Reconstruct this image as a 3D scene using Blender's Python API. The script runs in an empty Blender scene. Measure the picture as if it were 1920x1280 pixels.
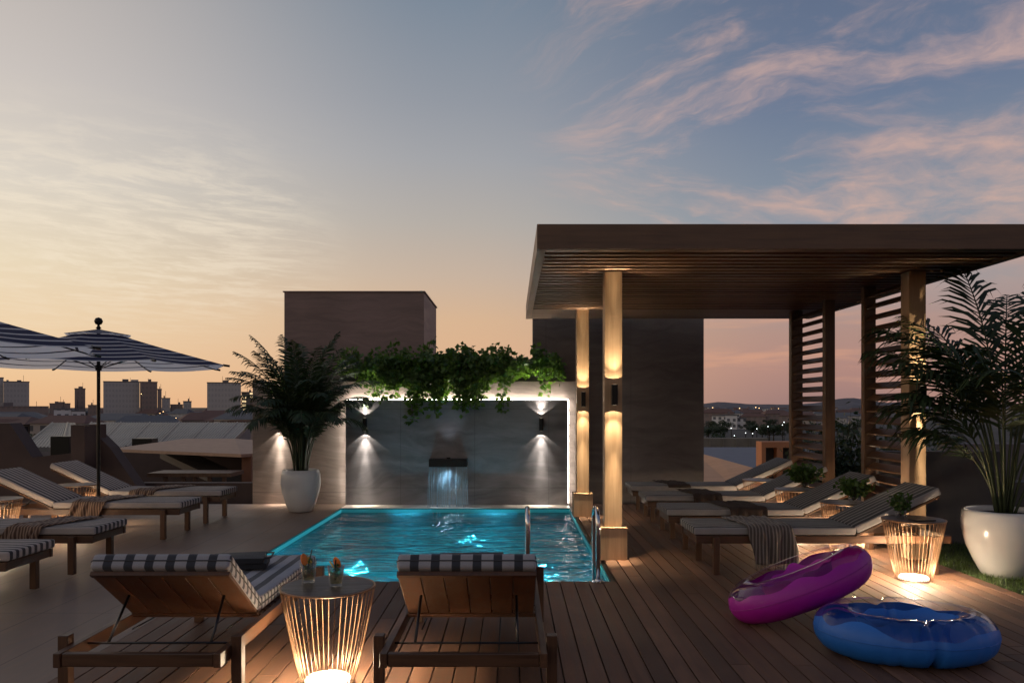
import bpy, math, random
from mathutils import Vector, Matrix, noise as mnoise
R = math.radians
random.seed(7)
scene = bpy.context.scene
col = scene.collection
F = 1480.0; HZ = 762.0; EYE = 1.5
def unp(px, py, d):                      # picture measurement -> place at distance d (build-time ruler only)
    return Vector(((px-960)*d/F, d, EYE-(py-HZ)*d/F))

# ---------------------------------------------------------------- camera
cam = bpy.data.cameras.new('camera'); co = bpy.data.objects.new('camera', cam); col.objects.link(co)
co.location = (0, 0, EYE); co.rotation_euler = (R(90), 0, 0)
cam.sensor_width = 36; cam.lens = 36*F/1920; cam.shift_y = (HZ-640)/1920
cam.clip_end = 20000; cam.clip_start = 0.05
scene.camera = co
scene.view_settings.view_transform = 'Standard'; scene.view_settings.look = 'None'
scene.view_settings.exposure = 0.13; scene.view_settings.gamma = 1.0
scene.render.engine = 'CYCLES'
scene.cycles.use_denoising = True
scene.cycles.max_bounces = 8; scene.cycles.transparent_max_bounces = 16
scene.cycles.sample_clamp_indirect = 16.0
scene.cycles.caustics_reflective = False; scene.cycles.caustics_refractive = False

# ---------------------------------------------------------------- node helper
def s2l(c):
    return tuple(((x/255)/12.92 if x/255 <= .04045 else ((x/255+.055)/1.055)**2.4) for x in c)
class NT:
    def __init__(s, tree): s.t = tree; s.n = tree.nodes; s.l = tree.links
    def new(s, typ, ins=None, **kw):
        n = s.n.new(typ)
        for k, v in kw.items(): setattr(n, k, v)
        if ins:
            for k, v in ins.items(): s.put(n.inputs[k], v)
        return n
    def put(s, inp, v):
        if hasattr(v, 'links') or isinstance(v, bpy.types.NodeSocket): s.l.new(v, inp)
        elif isinstance(v, (tuple, list)) and len(v) == 3 and inp.type == 'RGBA': inp.default_value = (*v, 1)
        else: inp.default_value = v
    def m(s, op, a, b=None, c=None, clamp=False):
        n = s.n.new('ShaderNodeMath'); n.operation = op; n.use_clamp = clamp
        s.put(n.inputs[0], a)
        if b is not None: s.put(n.inputs[1], b)
        if c is not None: s.put(n.inputs[2], c)
        return n.outputs[0]
    def mix(s, f, a, b, mode='MIX'):
        n = s.n.new('ShaderNodeMix'); n.data_type = 'RGBA'; n.blend_type = mode
        s.put(n.inputs[0], f); s.put(n.inputs[6], a); s.put(n.inputs[7], b)
        return n.outputs[2]
    def ramp(s, f, stops, interp='LINEAR'):
        n = s.n.new('ShaderNodeValToRGB'); s.put(n.inputs[0], f); n.color_ramp.interpolation = interp
        e = n.color_ramp.elements
        while len(e) < len(stops): e.new(0.5)
        for i, (p, c) in enumerate(stops):
            e[i].position = p
            e[i].color = (*c, 1) if isinstance(c, (tuple, list)) else (c, c, c, 1)
        return n.outputs[0]
    def rng(s, v, a, b, c=0., d=1., smooth=False):
        n = s.n.new('ShaderNodeMapRange'); n.clamp = True
        if smooth: n.interpolation_type = 'SMOOTHSTEP'
        for i, x in enumerate((v, a, b, c, d)): s.put(n.inputs[i], x)
        return n.outputs[0]
    def noise(s, vec, scale, detail=4, rough=.5, dist=0.):
        n = s.n.new('ShaderNodeTexNoise'); s.put(n.inputs['Vector'], vec)
        n.inputs['Scale'].default_value = scale; n.inputs['Detail'].default_value = detail
        n.inputs['Roughness'].default_value = rough; n.inputs['Distortion'].default_value = dist
        return n.outputs[0]
    def mapping(s, vec, scale=(1, 1, 1), rot=(0, 0, 0), loc=(0, 0, 0)):
        n = s.n.new('ShaderNodeMapping'); s.put(n.inputs[0], vec)
        n.inputs['Scale'].default_value = scale; n.inputs['Rotation'].default_value = rot; n.inputs['Location'].default_value = loc
        return n.outputs[0]

# ---------------------------------------------------------------- world: dusk sky with cirrus
w = bpy.data.worlds.new('World'); scene.world = w; w.use_nodes = True
t = NT(w.node_tree); t.n.clear()
gen = t.new('ShaderNodeTexCoord').outputs['Generated']
sp = t.new('ShaderNodeSeparateXYZ', {0: gen}); X, Y, Z = sp.outputs
az = t.m('ARCTAN2', X, Y)
el = t.m('ARCSINE', Z)
e = t.m('DIVIDE', el, R(60.), clamp=True)       # 0..1 over 60 degrees
def rampdeg(l): return t.ramp(e, [(d/60., s2l(c)) for d, c in l])
left = rampdeg([(0, (222,176,132)), (2, (225,187,144)), (5, (226,200,164)), (9, (222,206,178)), (14, (209,200,187)), (20, (193,185,179)), (28, (174,166,161)), (45, (128,132,146)), (60, (104,114,134))])
mid = rampdeg([(0, (214,164,126)), (3, (210,168,133)), (6.2, (204,170,138)), (9.3, (188,168,150)), (13, (170,163,156)), (17.3, (153,154,158)), (21, (138,143,152)), (28, (112,126,142)), (45, (92,108,132)), (60, (84,100,126))])
right = rampdeg([(0, (146,116,112)), (2.5, (166,128,118)), (5, (166,134,124)), (8, (152,142,142)), (13, (126,137,150)), (20, (100,114,138)), (28, (88,101,125)), (45, (78,91,116)), (60, (74,88,116))])
c1 = t.mix(t.rng(az, R(-38), R(-3), smooth=True), left, mid)
base = t.mix(t.rng(az, R(-5), R(22), smooth=True), c1, right)
# cirrus: the direction projected on a high flat layer
zz = t.m('ADD', t.m('MAXIMUM', Z, 0.0), 0.10)
u = t.m('DIVIDE', X, zz); v = t.m('DIVIDE', Y, zz)
uv = t.new('ShaderNodeCombineXYZ', {0: u, 1: v, 2: 0.3}).outputs[0]
warp = t.new('ShaderNodeTexNoise', {'Vector': uv, 'Scale': 0.75, 'Detail': 3.}).outputs[1]
wv = t.new('ShaderNodeVectorMath', {0: warp, 1: (.5, .5, .5)}, operation='SUBTRACT').outputs[0]
wv = t.new('ShaderNodeVectorMath', {0: wv, 3: .62}, operation='SCALE').outputs[0]
uvw = t.new('ShaderNodeVectorMath', {0: uv, 1: wv}, operation='ADD').outputs[0]
# wind-combed streaks spreading out from one point of the sky towards the right
D1 = 57.2958/10
wx = t.m('MULTIPLY', t.m('SUBTRACT', t.noise(t.new('ShaderNodeCombineXYZ', {0: t.m('MULTIPLY', az, 4.), 1: t.m('MULTIPLY', el, 9.), 2: 1.}).outputs[0], 1., 4, .55), .5), .55)
wy = t.m('MULTIPLY', t.m('SUBTRACT', t.noise(t.new('ShaderNodeCombineXYZ', {0: t.m('MULTIPLY', az, 4.), 1: t.m('MULTIPLY', el, 9.), 2: 7.}).outputs[0], 1., 4, .55), .5), 1.0)
fx = t.m('ADD', t.m('MULTIPLY', t.m('SUBTRACT', az, R(-9)), D1), wx)
fy = t.m('ADD', t.m('MULTIPLY', t.m('SUBTRACT', el, R(17.5)), D1), t.m('MULTIPLY', wy, .45))
fr = t.m('SQRT', t.m('ADD', t.m('MULTIPLY', fx, fx), t.m('MULTIPLY', fy, fy)))
ft = t.m('ARCTAN2', fy, fx)
fv = t.new('ShaderNodeCombineXYZ', {0: t.m('MULTIPLY', fr, .55), 1: t.m('MULTIPLY', ft, 5.2), 2: 23.4}).outputs[0]
fv2 = t.new('ShaderNodeCombineXYZ', {0: t.m('MULTIPLY', fr, .55), 1: t.m('MULTIPLY', ft, 5.2), 2: 40.2}).outputs[0]
n1 = t.m('MAXIMUM', t.noise(fv, 1.0, 9, .62, .35), t.m('SUBTRACT', t.noise(fv2, 1.0, 9, .62, .35), .02))
fine_ = t.noise(t.new('ShaderNodeCombineXYZ', {0: t.m('MULTIPLY', fr, 2.4), 1: t.m('MULTIPLY', ft, 26.), 2: 2.}).outputs[0], 1., 6, .6, .3)
cm = t.m('MULTIPLY', t.rng(n1, .46, .66, smooth=True), t.rng(fine_, .32, .60, .25, 1.))
msk = t.m('MULTIPLY', t.rng(fr, .8, 2.0, smooth=True), t.m('MULTIPLY', t.rng(ft, R(-34), R(-14), smooth=True), t.rng(az, R(-4), R(5), smooth=True)))
elm = t.m('MULTIPLY', t.rng(el, R(5), R(9)), t.rng(el, R(50), R(30)))
cr = t.m('MULTIPLY', t.m('MULTIPLY', cm, msk), elm)
ccol = t.ramp(e, [(0, s2l((176,128,112))), (.1, s2l((196,148,126))), (.2, s2l((214,170,148))), (.35, s2l((200,166,154))), (.6, s2l((140,126,132)))])
s1 = t.mix(t.m('MULTIPLY', cr, .66), base, ccol)
# low horizontal bars on the right
hb = t.noise(t.new('ShaderNodeCombineXYZ', {0: t.m('MULTIPLY', az, 5.), 1: t.m('MULTIPLY', el, 42.), 2: 3.}).outputs[0], 1., 5, .55, .4)
hbm = t.m('MULTIPLY', t.rng(hb, .48, .7, smooth=True), t.m('MULTIPLY', t.rng(az, R(4), R(16), smooth=True), t.rng(el, R(10), R(5))))
s1 = t.mix(t.m('MULTIPLY', hbm, .6), s1, s2l((206,152,124)))
# fine dapple on the left
sl = t.mapping(t.mapping(uvw, rot=(0, 0, R(-35))), scale=(1.0, 2.2, 1))
n3 = t.noise(sl, 4.2, 8, .68, .2)
n4 = t.noise(uv, .9, 3, .5)
ml = t.m('MULTIPLY', t.m('MULTIPLY', t.rng(az, R(-10), R(-20), smooth=True), t.m('MULTIPLY', t.rng(el, R(3), R(9), smooth=True), t.rng(el, R(21), R(13), smooth=True))), t.rng(n4, .3, .6, smooth=True))
dl = t.m('MULTIPLY', t.rng(n3, .40, .66, smooth=True), ml)
s2 = t.mix(t.m('MULTIPLY', dl, .42), s1, s2l((236,222,200)))
# below the horizon and behind the camera: darker
behind = t.rng(Y, -.9, .3, .72, 1.)
s3 = t.mix(1.0, s2, t.new('ShaderNodeCombineXYZ', {0: behind, 1: behind, 2: behind}).outputs[0], 'MULTIPLY')
bg = t.new('ShaderNodeBackground', {0: s3, 1: 1.05})
t.l.new(bg.outputs[0], t.new('ShaderNodeOutputWorld').inputs[0])

# the last of the sun, low on the left
sd = bpy.data.lights.new('sun', 'SUN'); sd.energy = 0.3; sd.angle = R(14); sd.color = (1.0, .66, .42)
so = bpy.data.objects.new('sun', sd); col.objects.link(so)
sdir = Vector((math.sin(R(-72))*math.cos(R(5)), math.cos(R(-72))*math.cos(R(5)), math.sin(R(5))))
so.rotation_euler = sdir.to_track_quat('Z', 'Y').to_euler(); so.location = (-20, 5, 10)

# ---------------------------------------------------------------- mesh builder
class MB:
    def __init__(s): s.v = []; s.f = []; s.uv = None; s.M = Matrix.Identity(4)
    def add(s, vs, fs):
        o = len(s.v); s.v += [s.M @ Vector(p) for p in vs]; s.f += [tuple(i+o for i in f) for f in fs]
    def box(s, x0, x1, y0, y1, z0, z1):
        s.add([(x0,y0,z0),(x1,y0,z0),(x1,y1,z0),(x0,y1,z0),(x0,y0,z1),(x1,y0,z1),(x1,y1,z1),(x0,y1,z1)],
              [(0,3,2,1),(4,5,6,7),(0,1,5,4),(1,2,6,5),(2,3,7,6),(3,0,4,7)]); return s
    def tube(s, pts, r, n=8, cap=True):
        pts = [Vector(p) for p in pts]; rs = r if isinstance(r, (list, tuple)) else [r]*len(pts)
        vs = []; fs = []; up = Vector((0, 0, 1))
        tg0 = (pts[1]-pts[0]).normalized()
        if abs(tg0.z) > .9: up = Vector((1, 0, 0))
        for i, p in enumerate(pts):
            a = pts[max(i-1, 0)]; b = pts[min(i+1, len(pts)-1)]; tg = (b-a).normalized()
            sx = tg.cross(up).normalized(); up = sx.cross(tg).normalized()
            for k in range(n):
                an = 2*math.pi*k/n
                vs.append(p+(sx*math.cos(an)+up*math.sin(an))*rs[i])
        for i in range(len(pts)-1):
            for k in range(n):
                k2 = (k+1) % n; fs.append((i*n+k, i*n+k2, (i+1)*n+k2, (i+1)*n+k))
        if cap: fs.append(tuple(range(n-1, -1, -1))); fs.append(tuple(range((len(pts)-1)*n, len(pts)*n)))
        s.add(vs, fs); return s
    def lathe(s, prof, n=32, c=(0, 0, 0), close=False):
        vs = []; fs = []
        for (r, z) in prof:
            for k in range(n):
                a = 2*math.pi*k/n; vs.append((c[0]+r*math.cos(a), c[1]+r*math.sin(a), c[2]+z))
        m = len(prof)
        for i in range(m-1):
            for k in range(n):
                k2 = (k+1) % n; fs.append((i*n+k, i*n+k2, (i+1)*n+k2, (i+1)*n+k))
        if prof[0][0] > 1e-4: fs.append(tuple(range(n-1, -1, -1)))
        if prof[-1][0] > 1e-4 and not close: fs.append(tuple(range((m-1)*n, m*n)))
        s.add(vs, fs); return s
    def prism_y(s, poly, y0, y1):           # poly of (x,z), extruded along y
        n = len(poly); vs = [(x, y0, z) for x, z in poly]+[(x, y1, z) for x, z in poly]
        fs = [tuple(range(n)), tuple(range(2*n-1, n-1, -1))]+[(i, i+n, (i+1) % n+n, (i+1) % n) for i in range(n)]
        s.add(vs, fs); return s
    def build(s, name, mat, parent=None, smooth=False, bevel=0, seg=2, label=None):
        me = bpy.data.meshes.new(name); me.from_pydata([tuple(p) for p in s.v], [], s.f); me.update()
        if smooth:
            me.polygons.foreach_set('use_smooth', [True]*len(me.polygons))
        o = bpy.data.objects.new(name, me); col.objects.link(o)
        if mat: me.materials.append(mat)
        if s.uv:
            ul = me.uv_layers.new(name='UVMap')
            for p in me.polygons:
                for li in p.loop_indices: ul.data[li].uv = s.uv[me.loops[li].vertex_index]
        if parent: o.parent = parent
        if bevel:
            b = o.modifiers.new('bevel', 'BEVEL'); b.width = bevel; b.segments = seg; b.limit_method = 'ANGLE'; b.angle_limit = R(40)
            me.polygons.foreach_set('use_smooth', [True]*len(me.polygons)); b.harden_normals = True
        if label: o['label'] = label
        return o
def tag(o, label=None, cat=None, group=None, kind=None):
    if label: o['label'] = label
    if cat: o['category'] = cat
    if group: o['group'] = group
    if kind: o['kind'] = kind
    return o
def empty(name, loc, rz=0, label=None, cat=None, group=None):
    o = bpy.data.objects.new(name, None); o.empty_display_size = .1; col.objects.link(o)
    o.location = loc; o.rotation_euler = (0, 0, rz); return tag(o, label, cat, group)
def copy_tree(o, parent=None):
    c = o.copy(); col.objects.link(c); c.parent = parent
    for ch in list(o.children): copy_tree(ch, c)
    return c
def place(o, loc, rz, label):
    o.location = loc; o.rotation_euler = (0, 0, rz); o['label'] = label; return o
def lamp(kind, loc, energy, color, parent=None, size=.02, spot=None, blend=.2, rot=None):
    l = bpy.data.lights.new('lamp_light', kind); l.energy = energy; l.color = color
    if kind == 'AREA': l.size = size
    else: l.shadow_soft_size = size
    if spot: l.spot_size = R(spot); l.spot_blend = blend
    o = bpy.data.objects.new('lamp_light', l); col.objects.link(o); o.location = loc
    if rot: o.rotation_euler = rot
    if parent: o.parent = parent
    return o

# ---------------------------------------------------------------- materials
def mat(name):
    m = bpy.data.materials.new(name); m.use_nodes = True; nt = NT(m.node_tree)
    bs = m.node_tree.nodes['Principled BSDF']; return m, nt, bs
def plain(name, c, rough=.6, metal=0., var=.12, scale=6., bump=0., spec=.5):
    m, n, b = mat(name); tc = n.new('ShaderNodeTexCoord').outputs['Object']
    f = n.noise(tc, scale, 6, .6)
    n.put(b.inputs['Base Color'], n.mix(n.rng(f, .3, .7), tuple(x*(1-var) for x in c), tuple(min(1, x*(1+var)) for x in c)))
    b.inputs['Roughness'].default_value = rough; b.inputs['Metallic'].default_value = metal
    b.inputs['Specular IOR Level'].default_value = spec
    if bump:
        bp = n.new('ShaderNodeBump', {'Height': n.noise(tc, scale*8, 4, .6), 'Strength': bump, 'Distance': .01}); n.l.new(bp.outputs[0], b.inputs['Normal'])
    return m
def wood(name, c1, c2, axis=0, rough=.5, scale=1., island=True, bump=.25):
    m, n, b = mat(name); tc = n.new('ShaderNodeTexCoord').outputs['Object']
    geo = n.new('ShaderNodeNewGeometry').outputs['Random Per Island'] if island else 0.
    off = n.new('ShaderNodeCombineXYZ', {0: n.m('MULTIPLY', geo, 13.) if island else 0., 1: n.m('MULTIPLY', geo, 7.) if island else 0., 2: n.m('MULTIPLY', geo, 5.) if island else 0.}).outputs[0]
    p = n.new('ShaderNodeVectorMath', {0: tc, 1: off}, operation='ADD').outputs[0]
    sc = [26*scale]*3; sc[axis] = 1.6*scale
    mp = n.mapping(p, scale=tuple(sc))
    g = n.noise(mp, 1., 7, .62, .6); g2 = n.noise(p, 3*scale, 3, .5)
    fine = n.noise(n.mapping(p, scale=tuple(4*x for x in sc)), 1., 3, .6)
    f = n.m('ADD', n.m('MULTIPLY', g, .75), n.m('MULTIPLY', g2, .25))
    c = n.mix(n.rng(f, .32, .68), c1, c2)
    if island:
        k = n.m('MULTIPLY_ADD', geo, .72, .64)
        c = n.mix(1., c, n.new('ShaderNodeCombineXYZ', {0: k, 1: k, 2: k}).outputs[0], 'MULTIPLY')
    n.put(b.inputs['Base Color'], c)
    n.put(b.inputs['Roughness'], n.rng(g, .3, .7, rough-.1, rough+.15))
    bp = n.new('ShaderNodeBump', {'Height': n.m('ADD', g, n.m('MULTIPLY', fine, .4)), 'Strength': bump, 'Distance': .004}); n.l.new(bp.outputs[0], b.inputs['Normal'])
    return m
def stripes(name, dark, light, pitch, duty, phase=0., axis=1, rough=.9, side=False):
    m, n, b = mat(name); tc = n.new('ShaderNodeTexCoord').outputs['Object']
    s = n.new('ShaderNodeSeparateXYZ', {0: tc}).outputs[axis]
    if side:      # the fabric turns the corner: on the long sides the stripes run up and down
        ny_ = n.m('GREATER_THAN', n.m('ABSOLUTE', n.new('ShaderNodeSeparateXYZ', {0: n.new('ShaderNodeVectorTransform', {0: n.new('ShaderNodeNewGeometry').outputs['Normal']}, convert_from='WORLD', convert_to='OBJECT', vector_type='NORMAL').outputs[0]}).outputs[1]), .72)
        xs = n.m('MULTIPLY', n.new('ShaderNodeSeparateXYZ', {0: tc}).outputs[0], 1.75)
        s = n.m('ADD', n.m('MULTIPLY', ny_, xs), n.m('MULTIPLY', n.m('SUBTRACT', 1., ny_), s))
    wob = n.m('MULTIPLY', n.m('SUBTRACT', n.noise(tc, 7., 3), .5), .006)
    fr = n.m('FRACT', n.m('ADD', n.m('DIVIDE', n.m('ADD', s, wob), pitch), 100.+phase))
    k = n.rng(n.m('ABSOLUTE', n.m('SUBTRACT', fr, .5)), duty/2-.012, duty/2+.012)
    weave = n.noise(tc, 420., 2, .5); big = n.noise(tc, 5., 4)
    c = n.mix(k, dark, light)
    wv2 = n.m('ADD', n.rng(weave, .3, .7, .82, 1.1), n.rng(big, .3, .7, -.1, .08))
    c = n.mix(1., c, n.new('ShaderNodeCombineXYZ', {0: wv2, 1: wv2, 2: wv2}).outputs[0], 'MULTIPLY')
    n.put(b.inputs['Base Color'], c); b.inputs['Roughness'].default_value = rough
    b.inputs['Sheen Weight'].default_value = .15
    bp = n.new('ShaderNodeBump', {'Height': n.m('ADD', weave, n.m('MULTIPLY', big, 6.)), 'Strength': .35, 'Distance': .004}); n.l.new(bp.outputs[0], b.inputs['Normal'])
    return m
def emis(name, c, s):
    m, n, b = mat(name); b.inputs['Base Color'].default_value = (*c, 1)
    b.inputs['Emission Color'].default_value = (*c, 1); b.inputs['Emission Strength'].default_value = s
    return m
def leafmat(name, c1, c2, tr=.25, rough=.45):
    m, n, b = mat(name); geo = n.new('ShaderNodeNewGeometry').outputs['Random Per Island']
    tc = n.new('ShaderNodeTexCoord').outputs['Object']
    f = n.m('ADD', n.m('MULTIPLY', geo, .7), n.m('MULTIPLY', n.noise(tc, 3., 3), .4))
    c = n.mix(n.rng(f, .1, .95), c1, c2)
    n.put(b.inputs['Base Color'], c); b.inputs['Roughness'].default_value = rough
    tl = n.new('ShaderNodeBsdfTranslucent', {0: n.mix(1., c, (1.3, 1.5, .6), 'MULTIPLY')})
    mx = n.new('ShaderNodeMixShader', {0: tr}); n.l.new(b.outputs[0], mx.inputs[1]); n.l.new(tl.outputs[0], mx.inputs[2])
    n.l.new(mx.outputs[0], m.node_tree.nodes['Material Output'].inputs[0]); return m
def stone(name, c1, c2, joints=None, rough=.55, stretch=(1.2, 1.2, 9.)):
    m, n, b = mat(name); tc = n.new('ShaderNodeTexCoord').outputs['Object']
    warp = n.new('ShaderNodeTexNoise', {'Vector': tc, 'Scale': .8, 'Detail': 4.}).outputs[1]
    wv3 = n.new('ShaderNodeVectorMath', {0: warp, 3: .55}, operation='SCALE').outputs[0]
    p = n.new('ShaderNodeVectorMath', {0: tc, 1: wv3}, operation='ADD').outputs[0]
    g = n.noise(n.mapping(p, scale=stretch), 1., 8, .62, .8); g2 = n.noise(tc, .9, 4, .5)
    f = n.m('ADD', n.m('MULTIPLY', g, .65), n.m('MULTIPLY', g2, .35))
    c = n.mix(n.rng(f, .33, .67), c1, c2)
    if joints:
        s = n.new('ShaderNodeSeparateXYZ', {0: tc}).outputs; jm = 0.
        for ax, pitch, ph in joints:
            fr = n.m('FRACT', n.m('ADD', n.m('DIVIDE', s[ax], pitch), 50.+ph))
            j = n.m('LESS_THAN', n.m('ABSOLUTE', n.m('SUBTRACT', fr, .5)), (.005 if name == 'terrace_tile' else .003)/pitch)
            jm = n.m('MAXIMUM', jm, j)
        c = n.mix(n.m('MULTIPLY', jm, .55), c, tuple(x*.35 for x in c1))
    n.put(b.inputs['Base Color'], c); n.put(b.inputs['Roughness'], n.rng(g, .3, .7, rough-.1, rough+.12))
    bp = n.new('ShaderNodeBump', {'Height': g, 'Strength': .15, 'Distance': .01}); n.l.new(bp.outputs[0], b.inputs['Normal'])
    return m

M = {}
M['deck'] = wood('decking', (.088, .040, .023), (.185, .092, .052), axis=1, rough=.62, scale=.9, bump=.35)
M['teak_x'] = wood('teak', (.042, .018, .010), (.115, .052, .025), axis=0, rough=.42)
M['teak_z'] = wood('teak_upright', (.042, .018, .010), (.115, .052, .025), axis=2, rough=.42)
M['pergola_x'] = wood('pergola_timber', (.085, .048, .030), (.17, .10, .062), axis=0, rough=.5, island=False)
M['pergola_y'] = wood('pergola_timber_sunlit', (.16, .098, .065), (.28, .18, .12), axis=1, rough=.5, island=False)  # lighter copy of the timber, low sunlight put into its colour
M['slat'] = wood('ceiling_timber', (.15, .080, .052), (.33, .195, .125), axis=0, rough=.38)
M['louvre'] = wood('louvre_timber', (.060, .027, .014), (.15, .075, .038), axis=1, rough=.42)
M['post'] = wood('post_timber', (.32, .20, .115), (.50, .34, .215), axis=2, rough=.5, island=False)
M['frame'] = wood('frame_timber', (.085, .044, .024), (.17, .092, .050), axis=2, rough=.5, island=False)
M['tower'] = stone('render_plaster', (.14, .095, .090), (.28, .195, .182))
M['wall'] = stone('travertine', (.19, .15, .128), (.36, .29, .25), joints=[(2, 1.2, .35)], stretch=(1.5, 1.5, 12.))
M['slab'] = stone('slate_slab', (.098, .092, .097), (.32, .30, .305), joints=[(0, 1.13, .26), (2, 1.2, .28)], stretch=(1.0, 1.0, 4.))
M['darkwall'] = stone('dark_plaster', (.080, .066, .062), (.185, .155, .145), joints=[(0, 1.35, .1)], stretch=(1.2, 1.2, 6.))
M['terrace'] = stone('terrace_tile', (.165, .108, .078), (.285, .195, .146), joints=[(0, .45, .12), (1, 1.8, .3)], stretch=(14., .9, 1.))
M['coping'] = plain('marble_coping', (.62, .56, .50), .3, var=.08)
M['parapet'] = plain('parapet_render', (.085, .056, .050), .8, var=.15, scale=2.)
M['lightwall'] = plain('pale_render', (.17, .155, .165), .8, scale=2.)
M['darkrender'] = plain('charcoal_render', (.060, .056, .060), .75, scale=2.)
M['black'] = plain('black_metal', (.012, .012, .013), .4, .6, var=.05)
M['steel'] = plain('dark_strut_metal', (.05, .05, .055), .3, .9, var=.05)
M['chrome'] = plain('polished_steel', (.75, .75, .76), .10, 1., var=.02)
M['copper'] = plain('copper_wire', (.34, .205, .125), .38, .8, var=.06)
M['tabletop'] = wood('table_top', (.045, .030, .026), (.10, .068, .056), axis=0, rough=.35, island=False)
M['white_pot'] = plain('glazed_ceramic', (.66, .655, .66), .17, var=.02)
M['soil'] = plain('soil', (.02, .014, .010), .95, bump=.6)
M['frond'] = leafmat('palm_leaf', (.013, .028, .011), (.040, .072, .026), .10, .6)
M['stem'] = plain('palm_stem', (.035, .050, .018), .5, scale=20.)
M['vine'] = leafmat('vine_leaf', (.036, .078, .018), (.125, .21, .05), .38)
M['twig'] = plain('twig', (.045, .035, .02), .8)
M['foliage'] = leafmat('tree_leaf', (.018, .034, .016), (.05, .075, .03), .2)
M['grass'] = leafmat('grass_blade', (.040, .070, .018), (.12, .17, .055), .25)
M['lawn'] = plain('lawn_soil', (.03, .045, .014), .95, scale=30., var=.4, bump=.5)
M['cush_big'] = stripes('striped_canvas', (.040, .043, .055), (.36, .35, .37), .1045, .42, .0, side=True)
M['cush_left'] = stripes('narrow_striped_canvas', (.030, .026, .028), (.42, .37, .35), .0762, .50, .0)
M['cush_right'] = stripes('charcoal_striped_canvas', (.018, .020, .026), (.27, .255, .26), .0762, .72, .0)
M['piping'] = plain('piping_cord', (.05, .05, .055), .8)
M['throw'] = stripes('woven_throw', (.10, .055, .035), (.30, .20, .14), .028, .55, axis=0)
M['throw_grey'] = stripes('grey_woven_throw', (.07, .055, .05), (.20, .165, .15), .030, .6, axis=0)
M['throw_dark'] = plain('dark_throw', (.045, .028, .022), .95, scale=30., bump=.6)
M['bag'] = plain('black_cloth', (.018, .018, .022), .6, scale=20., bump=.5)
M['disc'] = emis('lamp_diffuser', (1.0, .90, .74), 1.6)
M['led'] = emis('led_strip', (1.0, .92, .82), 30.0)
M['ledwarm'] = emis('warm_lens', (1.0, .82, .58), .8)
M['citrus'] = plain('orange_slice', (.85, .22, .03), .5)
M['lemon'] = plain('lemon_slice', (.80, .45, .05), .5)
M['straw'] = plain('dark_straw', (.015, .03, .015), .4)
M['herb'] = leafmat('mint', (.03, .07, .015), (.09, .16, .04), .3)
def glass(name, c=(1, 1, 1), rough=.0, ior=1.45, tr=.0):
    m, n, b = mat(name)
    n.n.remove(b)
    lw = n.m('ADD', n.m('MULTIPLY', n.m('POWER', n.new('ShaderNodeLayerWeight', {0: .5}).outputs['Facing'], 3.5), .8), .035)
    tp = n.new('ShaderNodeBsdfTransparent', {0: c}); gl = n.new('ShaderNodeBsdfGlossy', {0: (1, 1, 1), 1: rough})
    mx = n.new('ShaderNodeMixShader', {0: lw}); n.l.new(tp.outputs[0], mx.inputs[1]); n.l.new(gl.outputs[0], mx.inputs[2])
    n.l.new(mx.outputs[0], m.node_tree.nodes['Material Output'].inputs[0]); return m
M['glass'] = glass('drinking_glass', (.93, .95, .95), .02)
M['drink'] = glass('drink', (.93, .86, .66), .02, 1.33)
M['clear_vinyl'] = glass('clear_vinyl', (.95, .92, .94), .10, 1.5)
M['water_strand'] = plain('falling_water', (.55, .78, .95), .12, var=.15, scale=60.); M['water_strand'].node_tree.nodes['Principled BSDF'].inputs['Transmission Weight'].default_value = .55

# ---------------------------------------------------------------- ground levels
PX0, PX1, PY0, PY1 = -2.53, .85, 6.81, 11.68       # pool opening
b = MB(); pitch = .1225; xb = PX0+.003; i = 0
random.seed(11)
while xb < 4.06:
    x1 = min(xb+pitch-.007, 4.07)
    ys = [-2.0]
    # butt joints at random places
    y = -2.0+random.uniform(1.5, 3.5)
    end = PY0-.02 if xb < PX1 else 12.2
    while y < end-1.: ys.append(y); y += random.uniform(2.6, 3.8)
    ys.append(end)
    for a, c in zip(ys[:-1], ys[1:]): b.box(xb, x1, a+.0015, c-.0015, -.028, 0)
    xb += pitch; i += 1
o = b.build('deck', M['deck'], bevel=.0025, seg=1); tag(o, kind='structure')
b = MB(); b.box(PX0, 4.07, -2, PY0-.02, -.30, -.032); b.box(PX1+.02, 4.07, PY0-.02, 12.2, -.30, -.032)
tag(b.build('deck_substructure', M['black']), kind='structure')
b = MB(); b.box(-9, PX0-.005, -2, 12.2, -.3, -.004); b.box(PX0-.005, -2.55+.02, 11.7, 12.2, -.3, -.004)
tag(b.build('terrace', M['terrace']), kind='structure')
b = MB(); b.box(PX0-.004, PX1+.01, PY1+.012, 12.20, -.3, .002)
tag(b.build('pool_ledge', M['coping'], bevel=.004), kind='structure')
b = MB(); b.box(PX0-.03, PX0+.0, PY0-.02, PY1, -.1, .001)
b.box(PX0-.0, PX1, PY0-.02, PY0+.02, -.1, .001); b.box(PX1, PX1+.018, PY0-.02, PY1, -.1, .001)
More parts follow.
